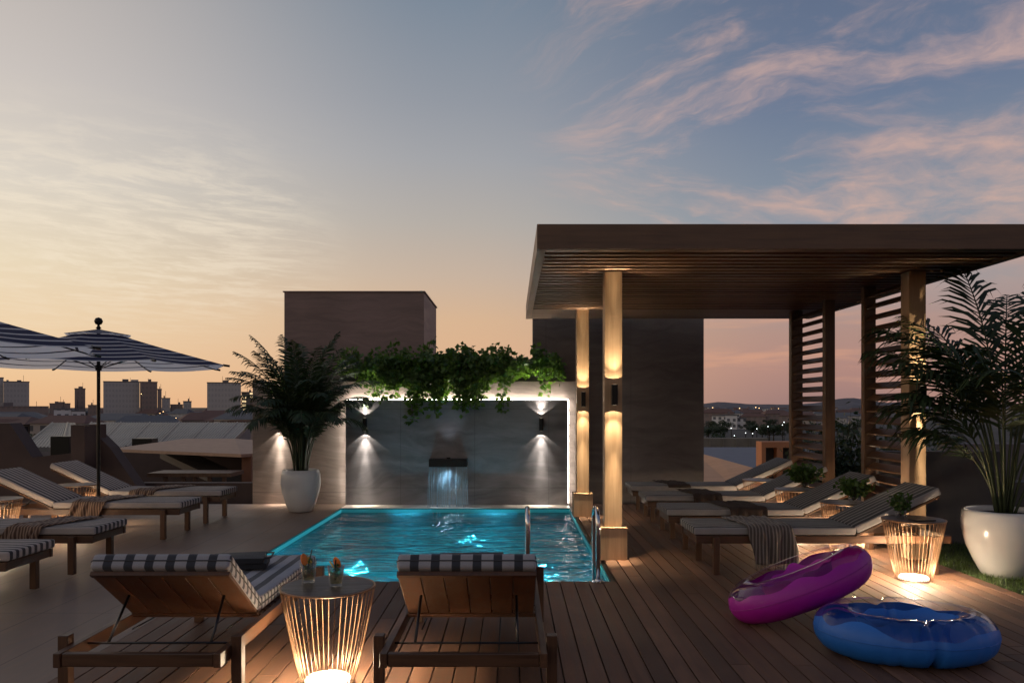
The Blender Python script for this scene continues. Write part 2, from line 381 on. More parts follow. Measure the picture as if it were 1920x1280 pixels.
# ---- pool shell
m, n, bs = mat('pool_mosaic'); tc = n.new('ShaderNodeTexCoord').outputs['Object']
br = n.new('ShaderNodeTexVoronoi', {'Vector': n.mapping(tc, scale=(22, 22, 22)), 'Scale': 1.}, distance='CHEBYCHEV')
br.inputs['Randomness'].default_value = 0.
cau = n.new('ShaderNodeTexVoronoi', {'Vector': n.new('ShaderNodeVectorMath', {0: tc, 1: n.new('ShaderNodeVectorMath', {0: n.new('ShaderNodeTexNoise', {'Vector': tc, 'Scale': 2.5}).outputs[1], 3: .5}, operation='SCALE').outputs[0]}, operation='ADD').outputs[0], 'Scale': 4.}, feature='SMOOTH_F1')
cc = n.mix(n.rng(br.outputs['Distance'], .42, .49), n.mix(n.noise(tc, 30., 2), (.020, .21, .27), (.05, .36, .44)), (.14, .36, .40))
n.put(bs.inputs['Base Color'], cc); bs.inputs['Roughness'].default_value = .25
M['mosaic'] = m
b = MB(); dz = -1.25
b.add([(PX0,PY0,dz),(PX1,PY0,dz),(PX1,PY1,dz),(PX0,PY1,dz),(PX0,PY0,-.005),(PX1,PY0,-.005),(PX1,PY1,-.005),(PX0,PY1,-.005)],
      [(0,1,2,3),(0,4,5,1),(1,5,6,2),(2,6,7,3),(3,7,4,0)])
b.box(PX0+.0, PX1, PY1-.35, PY1-.002, dz+.004, -.55)
tag(b.build('pool_basin', M['mosaic']), kind='structure')
# ---- water
m, n, bs = mat('pool_water'); n.n.remove(bs); tc = n.new('ShaderNodeTexCoord').outputs['Object']
na = n.noise(n.mapping(tc, scale=(.62, 1.35, 1)), 3.1, 2, .45, .4); nb = n.noise(n.mapping(tc, scale=(1.0, 2.2, 1)), 9., 3, .5, .3)
hh = n.m('ADD', na, n.m('MULTIPLY', nb, .10))
bp = n.new('ShaderNodeBump', {'Height': hh, 'Strength': 1.0, 'Distance': .22}).outputs[0]
fr = n.new('ShaderNodeFresnel', {0: 1.33, 1: bp}).outputs[0]
gl = n.new('ShaderNodeBsdfGlossy', {0: (1, 1, 1), 1: .02, 'Normal': bp})
rf = n.new('ShaderNodeBsdfRefraction', {0: (.42, .88, .98), 1: .0, 2: 1.33, 'Normal': bp})
tp = n.new('ShaderNodeBsdfTransparent', {0: (.60, .93, .97)})
mm = n.new('ShaderNodeMixShader', {0: .15}); n.l.new(rf.outputs[0], mm.inputs[1]); n.l.new(tp.outputs[0], mm.inputs[2])
mx = n.new('ShaderNodeMixShader', {0: n.m('MULTIPLY_ADD', fr, 1.6, .07, clamp=True)}); n.l.new(mm.outputs[0], mx.inputs[1]); n.l.new(gl.outputs[0], mx.inputs[2])
n.l.new(mx.outputs[0], m.node_tree.nodes['Material Output'].inputs[0])
M['water'] = m
b = MB(); b.add([(PX0+.001,PY0+.001,-.075),(PX1-.001,PY0+.001,-.075),(PX1-.001,PY1-.001,-.075),(PX0+.001,PY1-.001,-.075)], [(0,1,2,3)])
tag(b.build('pool_water', M['water']), kind='structure')
# underwater lamps (round, set in the walls)
def pool_lamp(loc, nrm, label, e=26):
    root = empty('underwater_lamp', loc, 0, label, 'pool light', 'round lamps set in the pool walls')
    q = Vector(nrm).to_track_quat('Z', 'Y').to_matrix().to_4x4()
    b = MB(); b.M = q; b.lathe([(.10, .001), (.10, .012), (.085, .016)], 24); b.build('rim', M['chrome'], root, smooth=False)
    b = MB(); b.M = q; b.lathe([(.083, .004), (.083, .018)], 24, close=False); b.build('lens', M['poollens'], root)
    l = lamp('POINT', tuple(Vector(nrm)*.40), e*.85, (.10, .78, .95), root, size=.012)
M['poollens'] = emis('pool_lens', (.25, .9, 1.0), .35)
for (x, y, e, lab) in ((-1.75, 8.75, 22, 'underwater lamp in the pool floor nearest the drinks table'), (-.5, 10.4, 8, 'underwater lamp in the middle of the pool floor below the waterfall'),
                      (.35, 8.55, 15, 'underwater lamp in the pool floor beside the handrails'), (-.95, 7.6, 24, 'underwater lamp in the pool floor close to the near wall'),
                      (-.7, 9.2, 10, 'underwater lamp in the exact middle of the pool floor')):
    pool_lamp((x, y, dz+.005), (0, 0, 1), lab, e)

for (x, lab) in ((-1.55, 'added underwater uplight at the far pool wall left of the waterfall'), (-.25, 'added underwater uplight at the far pool wall right of the waterfall')):
    root = empty('underwater_lamp', (x, 11.2, -.75), 0, lab, 'pool light', 'round lamps set in the pool walls')  # extra uplights, added to throw a teal glow up the slate wall
    b = MB(); b.lathe([(.05, .001), (.05, .05), (.03, .06)], 16); b.build('housing', M['chrome'], root)
    lamp('SPOT', (0, 0, .09), 150, (.30, .78, 1.0), root, size=.05, spot=60, blend=1., rot=(math.pi-R(24), 0, 0))
# cyan light strip under the pool rim
for (x0, x1, y0, y1, st_, lab) in ((PX0+.0015, PX0+.010, PY0+.01, PY1-.02, .30, 'cyan light strip under the left rim of the pool'), (PX1-.010, PX1-.0015, PY0+.01, PY1-.02, .035, 'cyan light strip under the right rim of the pool'), (PX0+.013, PX1-.013, PY1-.012, PY1-.0025, .10, 'cyan light strip under the far rim below the slate wall')):
    b = MB(); b.box(x0, x1, y0, y1, -.062, -.022); tag(b.build('rim_light', emis('rim_light', (.04, .52, .62), st_)), lab, 'light strip')

# ---- grass strip
b = MB(); b.box(4.075, 9, -2, 8.8, -.3, -.03); tag(b.build('lawn', M['lawn']), kind='structure')
b = MB(); random.seed(3)
for i in range(15000):
    x = 4.08+abs(random.gauss(0, .9)) if i % 3 else random.uniform(4.08, 6.5); y = random.uniform(5.2, 8.75)
    h = random.uniform(.025, .06); a = random.uniform(0, 6.28); l = random.uniform(0, .03); wd = .004
    dx, dy = math.cos(a)*wd, math.sin(a)*wd; lx, ly = math.cos(a+1.6)*l, math.sin(a+1.6)*l
    b.add([(x-dx,y-dy,-.03),(x+dx,y+dy,-.03),(x+lx,y+ly,-.03+h)], [(0,1,2)])
tag(b.build('grass', M['grass']), 'short green grass strip growing beside the wooden deck', 'grass', kind='stuff')

# ---------------------------------------------------------------- walls
b = MB(); b.box(-4.01, 1.0, 12.2, 12.5, -.3, 1.89)
tag(b.build('garden_wall', M['wall'], bevel=.004), 'pale travertine wall standing behind the pool and the left potted palm', 'wall')
fw = empty('feature_wall', (-.84, 12.10, 0), 0, 'dark slate waterfall wall with glowing edges at the far pool end', 'wall')
b = MB(); b.box(-1.70, 1.695, -.06, -.0, .002, 1.60); b.build('slab_panel', M['slab'], fw, bevel=.003)
b = MB(); b.box(-1.70, 1.695, .002, .02, 1.604, 1.612)
b.box(-1.7075, -1.7035, .002, .02, .03, 1.60); b.box(1.699, 1.707, .002, .02, .03, 1.60); b.build('led_strip', M['led'], fw)
b = MB(); b.box(-1.66, 1.655, .05, .07, 1.57, 1.59); b.build('led_strip', M['led'], fw)
b = MB(); b.box(-1.5, 1.5, .002, .098, .4, .5); b.box(-1.5, 1.5, .002, .098, 1.1, 1.2); b.build('bracket', M['black'], fw)
b = MB(); b.box(.33, 3.05, 12.55, 12.8, -.3, 2.95)
tag(b.build('pergola_back_wall', M['darkwall'], bevel=.004), 'tall dark charcoal wall closing the back of the pergola', 'wall')
b = MB(); b.box(-3.75, -1.45, 13.0, 15.1, -3, 3.38)
b.box(-3.77, -1.43, 12.98, 15.12, 3.382, 3.40)
tag(b.build('roof_tower', M['tower']), 'plain brown box shaped roof tower rising behind the travertine wall', 'building')
b = MB(); b.box(4.09, 5.50, 8.8, 9.0, -.3, 1.0)
tag(b.build('parapet_wall', M['darkrender'], bevel=.005), 'dark charcoal low wall between the lit pergola post and right palm', 'wall')
b = MB(); b.box(5.505, 9, 8.8, 9.0, -.3, .66); 
tag(b.build('parapet_wall', M['darkrender'], bevel=.005), 'lowest dark wall at the right edge behind the white palm pot', 'wall')
b = MB(); b.box(5.6, 12, 10.2, 10.4, -3, 1.02)
tag(b.build('boundary_wall', M['lightwall'], bevel=.005), 'paler grey wall further back at the right edge behind the palm', 'wall')

# waterfall spout
sp_ = empty('waterfall_spout', (-.96, 12.04, .60), 0, 'dark steel waterfall spout on the slate wall pouring thin strands', 'fountain')
b = MB(); b.box(-.285, .285, -.24, 0, 0, .115); b.build('spout_box', M['black'], sp_, bevel=.005)
b = MB(); b.lathe([(.03, .116), (.03, .135)], 16, (0, -.12, 0)); b.build('uplight', M['black'], sp_)
lamp('SPOT', (0, -.17, .15), 5.0, (.70, .84, 1.0), sp_, size=.03, spot=76, blend=.8, rot=(math.pi, 0, 0))
b = MB(); random.seed(5)
for i in range(46):
    x = -.275+.55*i/45+random.uniform(-.003, .003); r = random.uniform(.0022, .0058); k = random.uniform(.02, .07); top = .0
    pts = []
    for j in range(9):
        s = j/8; z = -s*s*.68-.002; pts.append((x+math.sin(s*7+i)*.005*s+(x*.08*s), -.225-k*s, z))
    b.tube(pts, [r*(1-.3*j/8+.25*math.sin(j*2.1+i)) for j in range(9)], 5)
b.build('water_strand', M['water_strand'], sp_, smooth=True)
lamp('SPOT', (0, -.32, -.01), 13, (.55, .80, 1.0), sp_, size=.05, spot=125, blend=.6, rot=(R(-12), 0, 0))  # added lamp without a fixture, brightens the falling strands
b = MB()
for i in range(70):
    x = random.uniform(-.33, .33); y = random.uniform(-.40, -.20); r = random.uniform(.006, .014)
    b.lathe([(0, -.675), (r, -.673), (r*.7, -.661), (0, -.657)], 6, (x, y, 0))
tag(b.build('splash', M['water_strand'], sp_, smooth=True), kind='stuff')

# ---------------------------------------------------------------- lamps on walls
def sconce(loc, label, group, warm, e, r=.034, h=.19, box=False, dist=.062, ang=62, far=0):
    c = (1.0, .79, .50) if warm else (1.0, .90, .78)
    root = empty('wall_lamp', loc, 0, label, 'wall lamp', group)
    b = MB()
    if box: b.box(-.028, .028, -dist-.03, -dist+.03, -h/2, h/2)
    else: b.lathe([(r, -h/2), (r, h/2)], 24, (0, -dist, 0))
    b.build('housing', M['black'], root, bevel=.002)
    b = MB(); b.box(-.018, .018, -dist+.02, 0, -.05, .05); b.build('bracket', M['black'], root)
    for s in (1, -1):
        b = MB(); b.lathe([(r*.5, 0), (r*.5, .0015)], 16, (0, -dist, s*(h/2+.001)-.0008)); b.build('lens', M['ledwarm'], root)
        rt = (0 if s < 0 else math.pi, 0, 0); p_ = (0, -dist, s*(h/2+.008))
        lamp('SPOT', p_, e, c, root, size=.008, spot=ang, blend=.9, rot=rt)
        lamp('SPOT', p_, e*.08, c, root, size=.004, spot=ang*1.65, blend=.04, rot=rt)
        lamp('SPOT', p_, e*1.1, c, root, size=.008, spot=30, blend=1., rot=rt)
        if far: lamp('SPOT', p_, e*far, c, root, size=.008, spot=15 if s > 0 else 24, blend=1., rot=rt)
    return root
g1 = 'black up and down lamps beside the waterfall'
sconce((-2.235, 12.04, 1.23), 'black up and down lamp on the slate wall left of the waterfall', g1, False, 46, far=3)
sconce((.445, 12.04, 1.23), 'black up and down lamp on the slate wall right of the waterfall', g1, False, 46, far=3)
sconce((-3.58, 12.2, 1.26), 'black up and down lamp on the travertine wall behind the left palm', g1, False, 46, far=3)

# ---------------------------------------------------------------- pergola
pg = empty('pergola', (0, 0, 0), 0, 'large timber pergola with slatted flat roof shading the right loungers', 'pergola')
RX0, RX1, RY0, RY1, RZ0, RZ1 = .21, 4.50, 6.62, 11.91, 2.82, 3.03
b = MB(); b.box(RX0, RX1, RY0, RY0+.07, RZ0, RZ1); b.build('front_fascia', M['pergola_x'], pg, bevel=.003)
b = MB(); b.box(RX0, RX0+.075, RY0+.073, RY1, RZ0, RZ1-.003); b.build('left_fascia', M['pergola_y'], pg, bevel=.003)
b = MB(); b.box(RX1-.07, RX1, RY0+.073, RY1, RZ0, RZ1-.003); b.build('right_fascia', M['pergola_y'], pg, bevel=.003)
b = MB(); b.box(RX0+.078, RX1-.073, 10.75, RY1, RZ0+.004, RZ0+.05); b.build('rear_soffit', M['pergola_x'], pg, bevel=.003)
b = MB(); b.box(RX0+.078, RX1-.073, RY0+.073, RY1, RZ1-.05, RZ1-.006); b.build('roof_board', M['black'], pg)  # blackened so the gaps between the slats read as deep shade
b = MB(); y = RY0+.13
while y < 10.7:
    b.box(RX0+.08, RX1-.075, y, y+.062, RZ0+.012, RZ0+.075); y += .178
b.build('ceiling_slat', M['slat'], pg, bevel=.003)
b = MB()
for x in (1.3, 2.4, 3.5): b.box(x, x+.05, RY0+.075, 10.74, RZ0+.073, RZ0+.14)
b.build('joist', M['frame'], pg)
def post(x0, x1, y0, y1, base=True, mat_=None, z1=RZ0+.01):
    b = MB(); b.box(x0, x1, y0, y1, 0.001, z1); p = b.build('post', mat_ or M['post'], pg, bevel=.003)
    if base:
        cx = (x0+x1)/2; b = MB(); b.box(cx-.13, cx+.13, y0-.05, y1+.05, .002, .31); b.build('plinth', M['post'], p, bevel=.003)
        b = MB(); b.box(cx-.13, cx+.13, y0-.053, y1+.053, .312, .318); b.build('plinth_cap', M['post'], p)
    return p
post(.911, 1.083, 7.76, 7.93)
post(.885, 1.053, 10.79, 10.96)
post(3.90, 4.065, 7.75, 7.92, base=False)
post(3.90, 4.03, 8.74, 8.82, False, M['frame']); post(3.90, 4.02, 9.82, 9.92, False, M['frame']); post(3.90, 4.06, 11.02, 11.12, False, M['frame'])
for (ya, yb) in ((7.925, 8.737), (9.925, 11.017)):
    b = MB(); z = .10
    while z < 2.80:
        b.M = Matrix.Translation((3.965, 0, z)) @ Matrix.Rotation(R(-36), 4, 'Y')
        b.box(-.052, .052, ya, yb, -.011, .011); z += .125
    b.build('louvre_slats', M['louvre'], pg, bevel=.002)
g2 = 'black box lamps on the pergola posts'
sconce((.997, 7.755, 1.615), 'black box lamp on the nearest left pergola post', g2, True, 36, h=.2, box=True, dist=.085, ang=74, far=9)
sconce((.969, 10.785, 1.60), 'black box lamp on the rear left pergola post beside the slate wall', g2, True, 36, h=.2, box=True, dist=.085, ang=74, far=9)
sconce((3.983, 7.745, 1.60), 'black box lamp on the right pergola post behind the palm leaves', g2, True, 36, h=.2, box=True, dist=.085, ang=74, far=9)

# ---------------------------------------------------------------- pool handrails
def handrail(x, label):
    root = empty('pool_handrail', (x, 6.74, 0), 0, label, 'handrail', 'polished steel pool ladder handrails')
    pts = [(0, 0, 0.0), (0, 0, .50)]
    for k in range(1, 13):
        a = math.pi*k/12; pts.append((0, .17-.17*math.cos(a), .50+.11*math.sin(a)))
    pts += [(0, .34, .2), (0, .34, -.9)]
    b = MB(); b.tube(pts, .021, 16); b.build('rail', M['chrome'], root, smooth=True)
    b = MB(); b.lathe([(.055, 0.001), (.055, .008), (.03, .016), (.024, .03)], 24); b.build('flange', M['chrome'], root, smooth=False)
handrail(.735, 'polished steel handrail at the right end of the near pool edge')
handrail(.135, 'polished steel handrail rising behind the middle striped lounger')

# ---------------------------------------------------------------- loungers
def cushion(b, x0, x1, y0, y1, z0, z1, nx=24, ny=12, r=.035, puff=.006, seed=0):
    # soft box as a closed grid; rounded by a superellipse in x/z and y/z, gently quilted
    nz = 4
    def P(i, j, k):
        fx = i/nx; fy = j/ny; fz = k/nz
        x = x0+(x1-x0)*fx; y = y0+(y1-y0)*fy; z = z0+(z1-z0)*fz
        if k == nz:
            ed = min(min(fx, 1-fx)*(x1-x0), min(fy, 1-fy)*(y1-y0)); z += puff*min(1, ed/.08)
            z += .0035*mnoise.noise(Vector((x*6+seed, y*6, 0)))
        return (x, y, z)
    idx = {}; vs = []; fs = []
    def gid(i, j, k):
        key = (i, j, k)
        if key not in idx: idx[key] = len(vs); vs.append(P(i, j, k))
        return idx[key]
    for i in range(nx):
        for j in range(ny):
            fs.append((gid(i, j, nz), gid(i+1, j, nz), gid(i+1, j+1, nz), gid(i, j+1, nz)))
            fs.append((gid(i, j, 0), gid(i, j+1, 0), gid(i+1, j+1, 0), gid(i+1, j, 0)))
    for k in range(nz):
        for i in range(nx):
            fs.append((gid(i, 0, k), gid(i+1, 0, k), gid(i+1, 0, k+1), gid(i, 0, k+1)))
            fs.append((gid(i, ny, k), gid(i, ny, k+1), gid(i+1, ny, k+1), gid(i+1, ny, k)))
        for j in range(ny):
            fs.append((gid(0, j, k), gid(0, j, k+1), gid(0, j+1, k+1), gid(0, j+1, k)))
            fs.append((gid(nx, j, k), gid(nx, j+1, k), gid(nx, j+1, k+1), gid(nx, j, k+1)))
    b.add(vs, fs)
def soften(o, w=.018):
    m_ = o.modifiers.new('bevel', 'BEVEL'); m_.width = w; m_.segments = 3; m_.limit_method = 'ANGLE'; m_.angle_limit = R(50)
    o.data.polygons.foreach_set('use_smooth', [True]*len(o.data.polygons))
def make_lounger(name, W, Wo, L, hinge, blen, ang, cm, th, legtop, piping=False):
    root = empty(name, (0, 0, 0)); h = W/2; ho = Wo/2
    b = MB()
    for s in (-1, 1): b.box(0.0, L, s*(ho-.045)-.0175, s*(ho-.045)+.0175, .272, .340)
    b.build('side_rail', M['teak_x'], root, bevel=.004)
    b = MB(); ih = ho-.064
    b.box(.006, .045, -ih, ih, .274, .338); b.build('foot_rail', M['teak_y'], root, bevel=.004)
    b = MB(); b.box(L-.045, L-.006, -ih, ih, .274, .338); b.build('head_rail', M['teak_y'], root, bevel=.006)
    for lx in (.17, L-.16 if legtop > .34 else L-.17):
        for s in (-1, 1):
            b = MB(); x_ = lx; b.box(x_-.028, x_+.028, s*ho-.026, s*ho+.026, 0.001, legtop); b.build('leg', M['teak_z'], root, bevel=.004)
    b = MB(); x = .06
    while x < hinge-.05: b.box(x, x+.07, -ih, ih, .322, .343); x += .095
    b.build('seat_slats', M['teak_y'], root, bevel=.002)
    # backrest (hinged): planks run along it
    Rm = Matrix.Translation((hinge, 0, .345)) @ Matrix.Rotation(-ang, 4, 'Y')
    b = MB(); b.M = Rm; npl = 6; pw = 2*(h-.0)/npl
    for i in range(npl): b.box(.035, blen-.035, -h+i*pw+.003, -h+(i+1)*pw-.003, -.012, .006)
    b.box(0, .032, -h, h, -.016, .008); b.box(blen-.032, blen, -h, h, -.016, .008)
    b.box(.2, .25, -h+.02, h-.02, .007, .012)
    bb = b.build('backrest', M['teak_x'], root, bevel=.002)
    # struts from the backrest to a rod near the head
    b = MB(); mid = Rm @ Vector((blen*.55, 0, -.02))
    for s in (-1, 1):
        yy = s*(h-.10); b.tube([(mid.x, yy, mid.z), (min(L-.12, mid.x+.20), yy*1.03, .318)], .0075, 8)
        b.tube([(hinge-.05, yy, .315), (mid.x-.04, yy, .30+.02)], .004, 6)
    b.tube([(min(L-.12, mid.x+.20), -ih, .318), (min(L-.12, mid.x+.20), ih, .318)], .006, 8)
    b.build('strut', M['steel'], root, smooth=True)
    for lx in (L-.16,):
        b = MB()
        for s in (-1, 1): b.lathe([(.008, 0), (.008, .004), (.004, .006)], 10, (0, 0, 0)); 
    b = MB(); cushion(b, -.02, hinge-.004, -h, h, .347, .347+th); sc_ = b.build('seat_cushion', cm, root); soften(sc_, th*.28)
    b = MB(); b.M = Rm; cushion(b, .012, blen+.03, -h, h, .010, .010+th, seed=9); bc = b.build('back_cushion', cm, root); soften(bc, th*.28)
    if piping:
        b = MB(); zc = .347+th*.52; e = .003
        b.tube([(hinge, -h-e, zc), (-.008, -h-e, zc), (-.02-e, -h+.012, zc), (-.02-e, h-.012, zc), (-.008, h+e, zc), (hinge, h+e, zc)], .0035, 6)
        b.build('piping', M['piping'], sc_)
        b = MB(); b.M = Rm; zc = .010+th*.5
        b.tube([(.01, -h-e+.002, zc), (blen+.03-.012, -h-e+.002, zc), (blen+.03+.001, -h+.012, zc), (blen+.03+.001, h-.012, zc), (blen+.03-.012, h+e-.002, zc), (.01, h+e-.002, zc)], .0035, 6)
        b.build('piping', M['piping'], bc)
    return root
M['teak_y'] = wood('teak_cross', (.042, .018, .010), (.115, .052, .025), axis=1, rough=.42)
PHI = math.pi
gf = 'two wide striped loungers in the foreground'
LA = make_lounger('sun_lounger', .70, .845, 1.98, 1.27, .565, R(35), M['cush_big'], .082, .385, True)
tag(LA, None, 'sun lounger', gf)
LB = copy_tree(LA)
place(LA, (-1.765, 5.69, 0), R(-90), 'wide striped lounger at lower left with its wooden back towards us')
place(LB, (-.228, 5.69, 0), R(-90), 'wide striped lounger at bottom centre between wire table and handrail')
gl_ = 'striped loungers in a row on the left terrace'
l1 = make_lounger('sun_lounger', .61, .665, 2.29, 1.44, .82, R(25), M['cush_left'], .068, .335)
tag(l1, None, 'sun lounger', gl_)
ll = [l1]+[copy_tree(l1) for _ in range(3)]
for o, (y, lab) in zip(ll, ((10.49, 'farthest left lounger, nearest the travertine wall, behind the umbrella pole'),
                           (9.25, 'second farthest left lounger, its back in front of the umbrella pole'),
                           (7.40, 'left lounger with brown throw whose foot is just behind the big striped one'),
                           (6.18, 'nearest of the left row loungers, only its foot end in view'))):
    place(o, (-3.77, y, 0), PHI, lab)
gr = 'charcoal loungers in a row under the pergola'
r1 = make_lounger('sun_lounger', .61, .665, 2.29, 1.44, .82, R(25), M['cush_right'], .068, .335)
tag(r1, None, 'sun lounger', gr)
rl = [r1]+[copy_tree(r1) for _ in range(3)]
for o, (y, lab) in zip(rl, ((7.39, 'nearest charcoal lounger under the pergola, with the long fringed throw'),
                           (8.65, 'second charcoal lounger from the front under the pergola'),
                           (9.93, 'third charcoal lounger from the front under the pergola'),
                           (11.13, 'rearmost charcoal lounger, against the dark wall and opening'))):
    place(o, (1.655, y, 0), 0, lab)

# ---------------------------------------------------------------- throws
def throw(x, y, side, label, m_, width=.42, top=.425, hang=.34, reach=.5, fringe=True, seed=1, skew=.12, grp=None, rz=0):
    """cloth lying over a lounger whose near edge is at y; hangs down on the near side"""
    random.seed(seed); b = MB(); nu, nv = 46, 30; tot = reach+hang; hw = .045
    vs = []; fs = []
    for i in range(nu+1):
        s = tot*i/nu
        for j in range(nv+1):
            f = j/nv; wdt = width*(1-.12*(s/tot))
            xx = (f-.5)*wdt+skew*(s/tot-.5)
            fold = math.sin(f*19+seed+s*2.)*.5+math.sin(f*31+seed*2.3)*.3+mnoise.noise(Vector((f*5, s*5, seed)))*.9
            if s < reach:
                yy = reach-s; zz = .012+.012*abs(fold)+.008*mnoise.noise(Vector((f*9, s*9, seed+4)))
                a = max(0, 1-(yy/.04)); zz -= a*.006
                yy += 0
            else:
                d = s-reach; yy = -.012-.020*(1+fold)*min(1, d/.06)-.006; zz = -d+.006
            xx += .012*math.sin(s*14+f*7+seed)
            vs.append((xx, yy, zz))
    for i in range(nu):
        for j in range(nv):
            a = i*(nv+1)+j; fs.append((a, a+1, a+nv+2, a+nv+1))
    b.add(vs, fs); root = empty('throw_blanket', (x, y, top), rz, label, 'throw', grp)
    o = b.build('cloth', m_, root, smooth=True); sm = o.modifiers.new('solid', 'SOLIDIFY'); sm.thickness = .006
    if fringe:
        b = MB(); base = nu*(nv+1)
        for k in range(46):
            f = k/45*nv; j = int(min(f, nv-1)); p = Vector(vs[base+j]).lerp(Vector(vs[base+j+1]), f-j)
            q = p+Vector((random.uniform(-.006, .006), random.uniform(-.005, .005), -.045-random.uniform(0, .012)))
            b.tube([p, (p+q)/2+Vector((random.uniform(-.003, .003), 0, 0)), q], .0018, 4)
        b.build('fringe', m_, root)
    return root
gt = 'brown throws on the left row loungers'
throw(-4.62, 10.18, 1, 'brown throw crumpled on the farthest left lounger', M['throw'], .36, .417, .06, .56, False, 3, -.3, gt)
throw(-4.72, 8.94, 1, 'brown striped throw hanging over the second farthest left lounger', M['throw'], .40, .417, .20, .56, True, 5, -.28, gt)
throw(-4.28, 7.09, 1, 'brown striped throw on the left lounger nearest the big striped one', M['throw'], .36, .417, .16, .56, True, 8, -.28, gt)
throw(2.30, 7.08, 1, 'long grey fringed throw hanging to the deck from the nearest charcoal lounger', M['throw_grey'], .44, .417, .33, .58, True, 2, .12, None)
gd = 'dark throws on the rear charcoal loungers'
throw(2.45, 8.34, 1, 'dark brown throw on the second charcoal lounger', M['throw_dark'], .44, .417, .13, .58, False, 12, .1, gd)
throw(2.35, 9.62, 1, 'dark brown throw on the third charcoal lounger', M['throw_dark'], .40, .417, .10, .58, False, 14, .1, gd)
throw(2.25, 10.82, 1, 'dark brown throw on the rearmost charcoal lounger', M['throw_dark'], .34, .417, .03, .58, False, 16, .1, gd)
# folded cloth bag on the left foreground lounger and folded towel on the middle one
def folded(loc, rz, sx, sy, hgt, label, name, cat, m_):
    b = MB(); nx, ny = 20, 14
    for L_ in range(2):
        z0 = L_*hgt/2; b2 = MB(); b2.M = Matrix.Translation((L_*.012, -L_*.01, z0)); cushion(b2, -sx/2, sx/2-L_*.03, -sy/2, sy/2-L_*.02, 0, hgt/2*.93, 14, 10, puff=.012, seed=L_*5+rz)
        o_ = len(b.v); b.v += b2.v; b.f += [tuple(i+o_ for i in f) for f in b2.f]
    b.tube([(sx/2-.03, -sy/2, hgt*.85), (sx/2+.025, -sy/2+.02, hgt*.95), (sx/2+.03, sy/2-.05, hgt*.9), (sx/2-.02, sy/2, hgt*.8)], .006, 6)
    o = b.build(name, m_); o.location = loc; o.rotation_euler = (0, 0, rz); soften(o, .014)
    return tag(o, label, cat)
folded((-1.80, 5.22, .447), R(12), .36, .26, .075, 'black folded cloth bag lying on the lower left striped lounger', 'cloth_bag', 'bag', M['bag'])
folded((-.24, 4.75, .447), R(3), .42, .30, .16, 'dark folded towel behind the raised back of the middle lounger', 'folded_towel', 'towel', M['bag'])

# ---------------------------------------------------------------- wire side tables with a lamp in the foot
def make_table():
    root = empty('side_table', (0, 0, 0)); H = .53; RT = .252; RB = .140
    b = MB(); b.lathe([(0, H-.016), (RT-.012, H-.016), (RT-.008, H-.012), (RT-.008, H-.002), (RT-.011, H)], 64); b.build('tabletop', M['tabletop'], root)
    b = MB()
    def ring(r, z, rr):
        n = 64; pts = [(r*math.cos(2*math.pi*k/n), r*math.sin(2*math.pi*k/n), z) for k in range(n+1)]
        b.tube(pts, rr, 6, cap=False)
    ring(RT, H-.006, .006); ring(RB, .012, .005)
    n = 40
    for k in range(n):
        a = 2*math.pi*k/n; pts = []
        for j in range(8):
            s = j/7; r = RB+(RT-RB)*(s**.82); tw = .0
            pts.append((r*math.cos(a+tw), r*math.sin(a+tw), .012+(H-.020)*s))
        b.tube(pts, .0026, 5)
    b.build('wire_basket', M['copper'], root, smooth=True)
    b = MB(); b.lathe([(.122, .002), (.122, .026), (.112, .034)], 40); b.build('lamp_disc', M['disc'], root)
    return root
T0 = make_table(); tag(T0, None, 'side table', 'round copper wire side tables with a glowing foot')
WL = (1.0, .78, .52)
tabs = [((-1.0, 4.29, 0), 'copper wire table in the foreground holding two drinks', 11),
        ((3.48, 6.84, 0), 'copper wire table beside the right palm pot', 14),
        ((3.40, 8.02, 0), 'copper wire table between the two nearest charcoal loungers', 12),
        ((3.36, 9.30, 0), 'copper wire table between the second and third charcoal loungers', 12),
        ((3.33, 10.50, 0), 'copper wire table between the two rearmost charcoal loungers', 12),
        ((-5.45, 9.85, 0), 'copper wire table between the two farthest left loungers', 10),
        ((-5.45, 8.32, 0), 'copper wire table at the left edge in front of the second farthest left lounger', 10)]
tt = [T0]+[copy_tree(T0) for _ in range(len(tabs)-1)]
for o, (loc, lab, e) in zip(tt, tabs):
    place(o, loc, random.uniform(0, .15), lab)
    lamp('POINT', (0, 0, .11), e*1.25, WL, o, size=.05)
    lamp('SPOT', (0, 0, .505), e*9, WL, o, size=.04, spot=150, blend=.7)

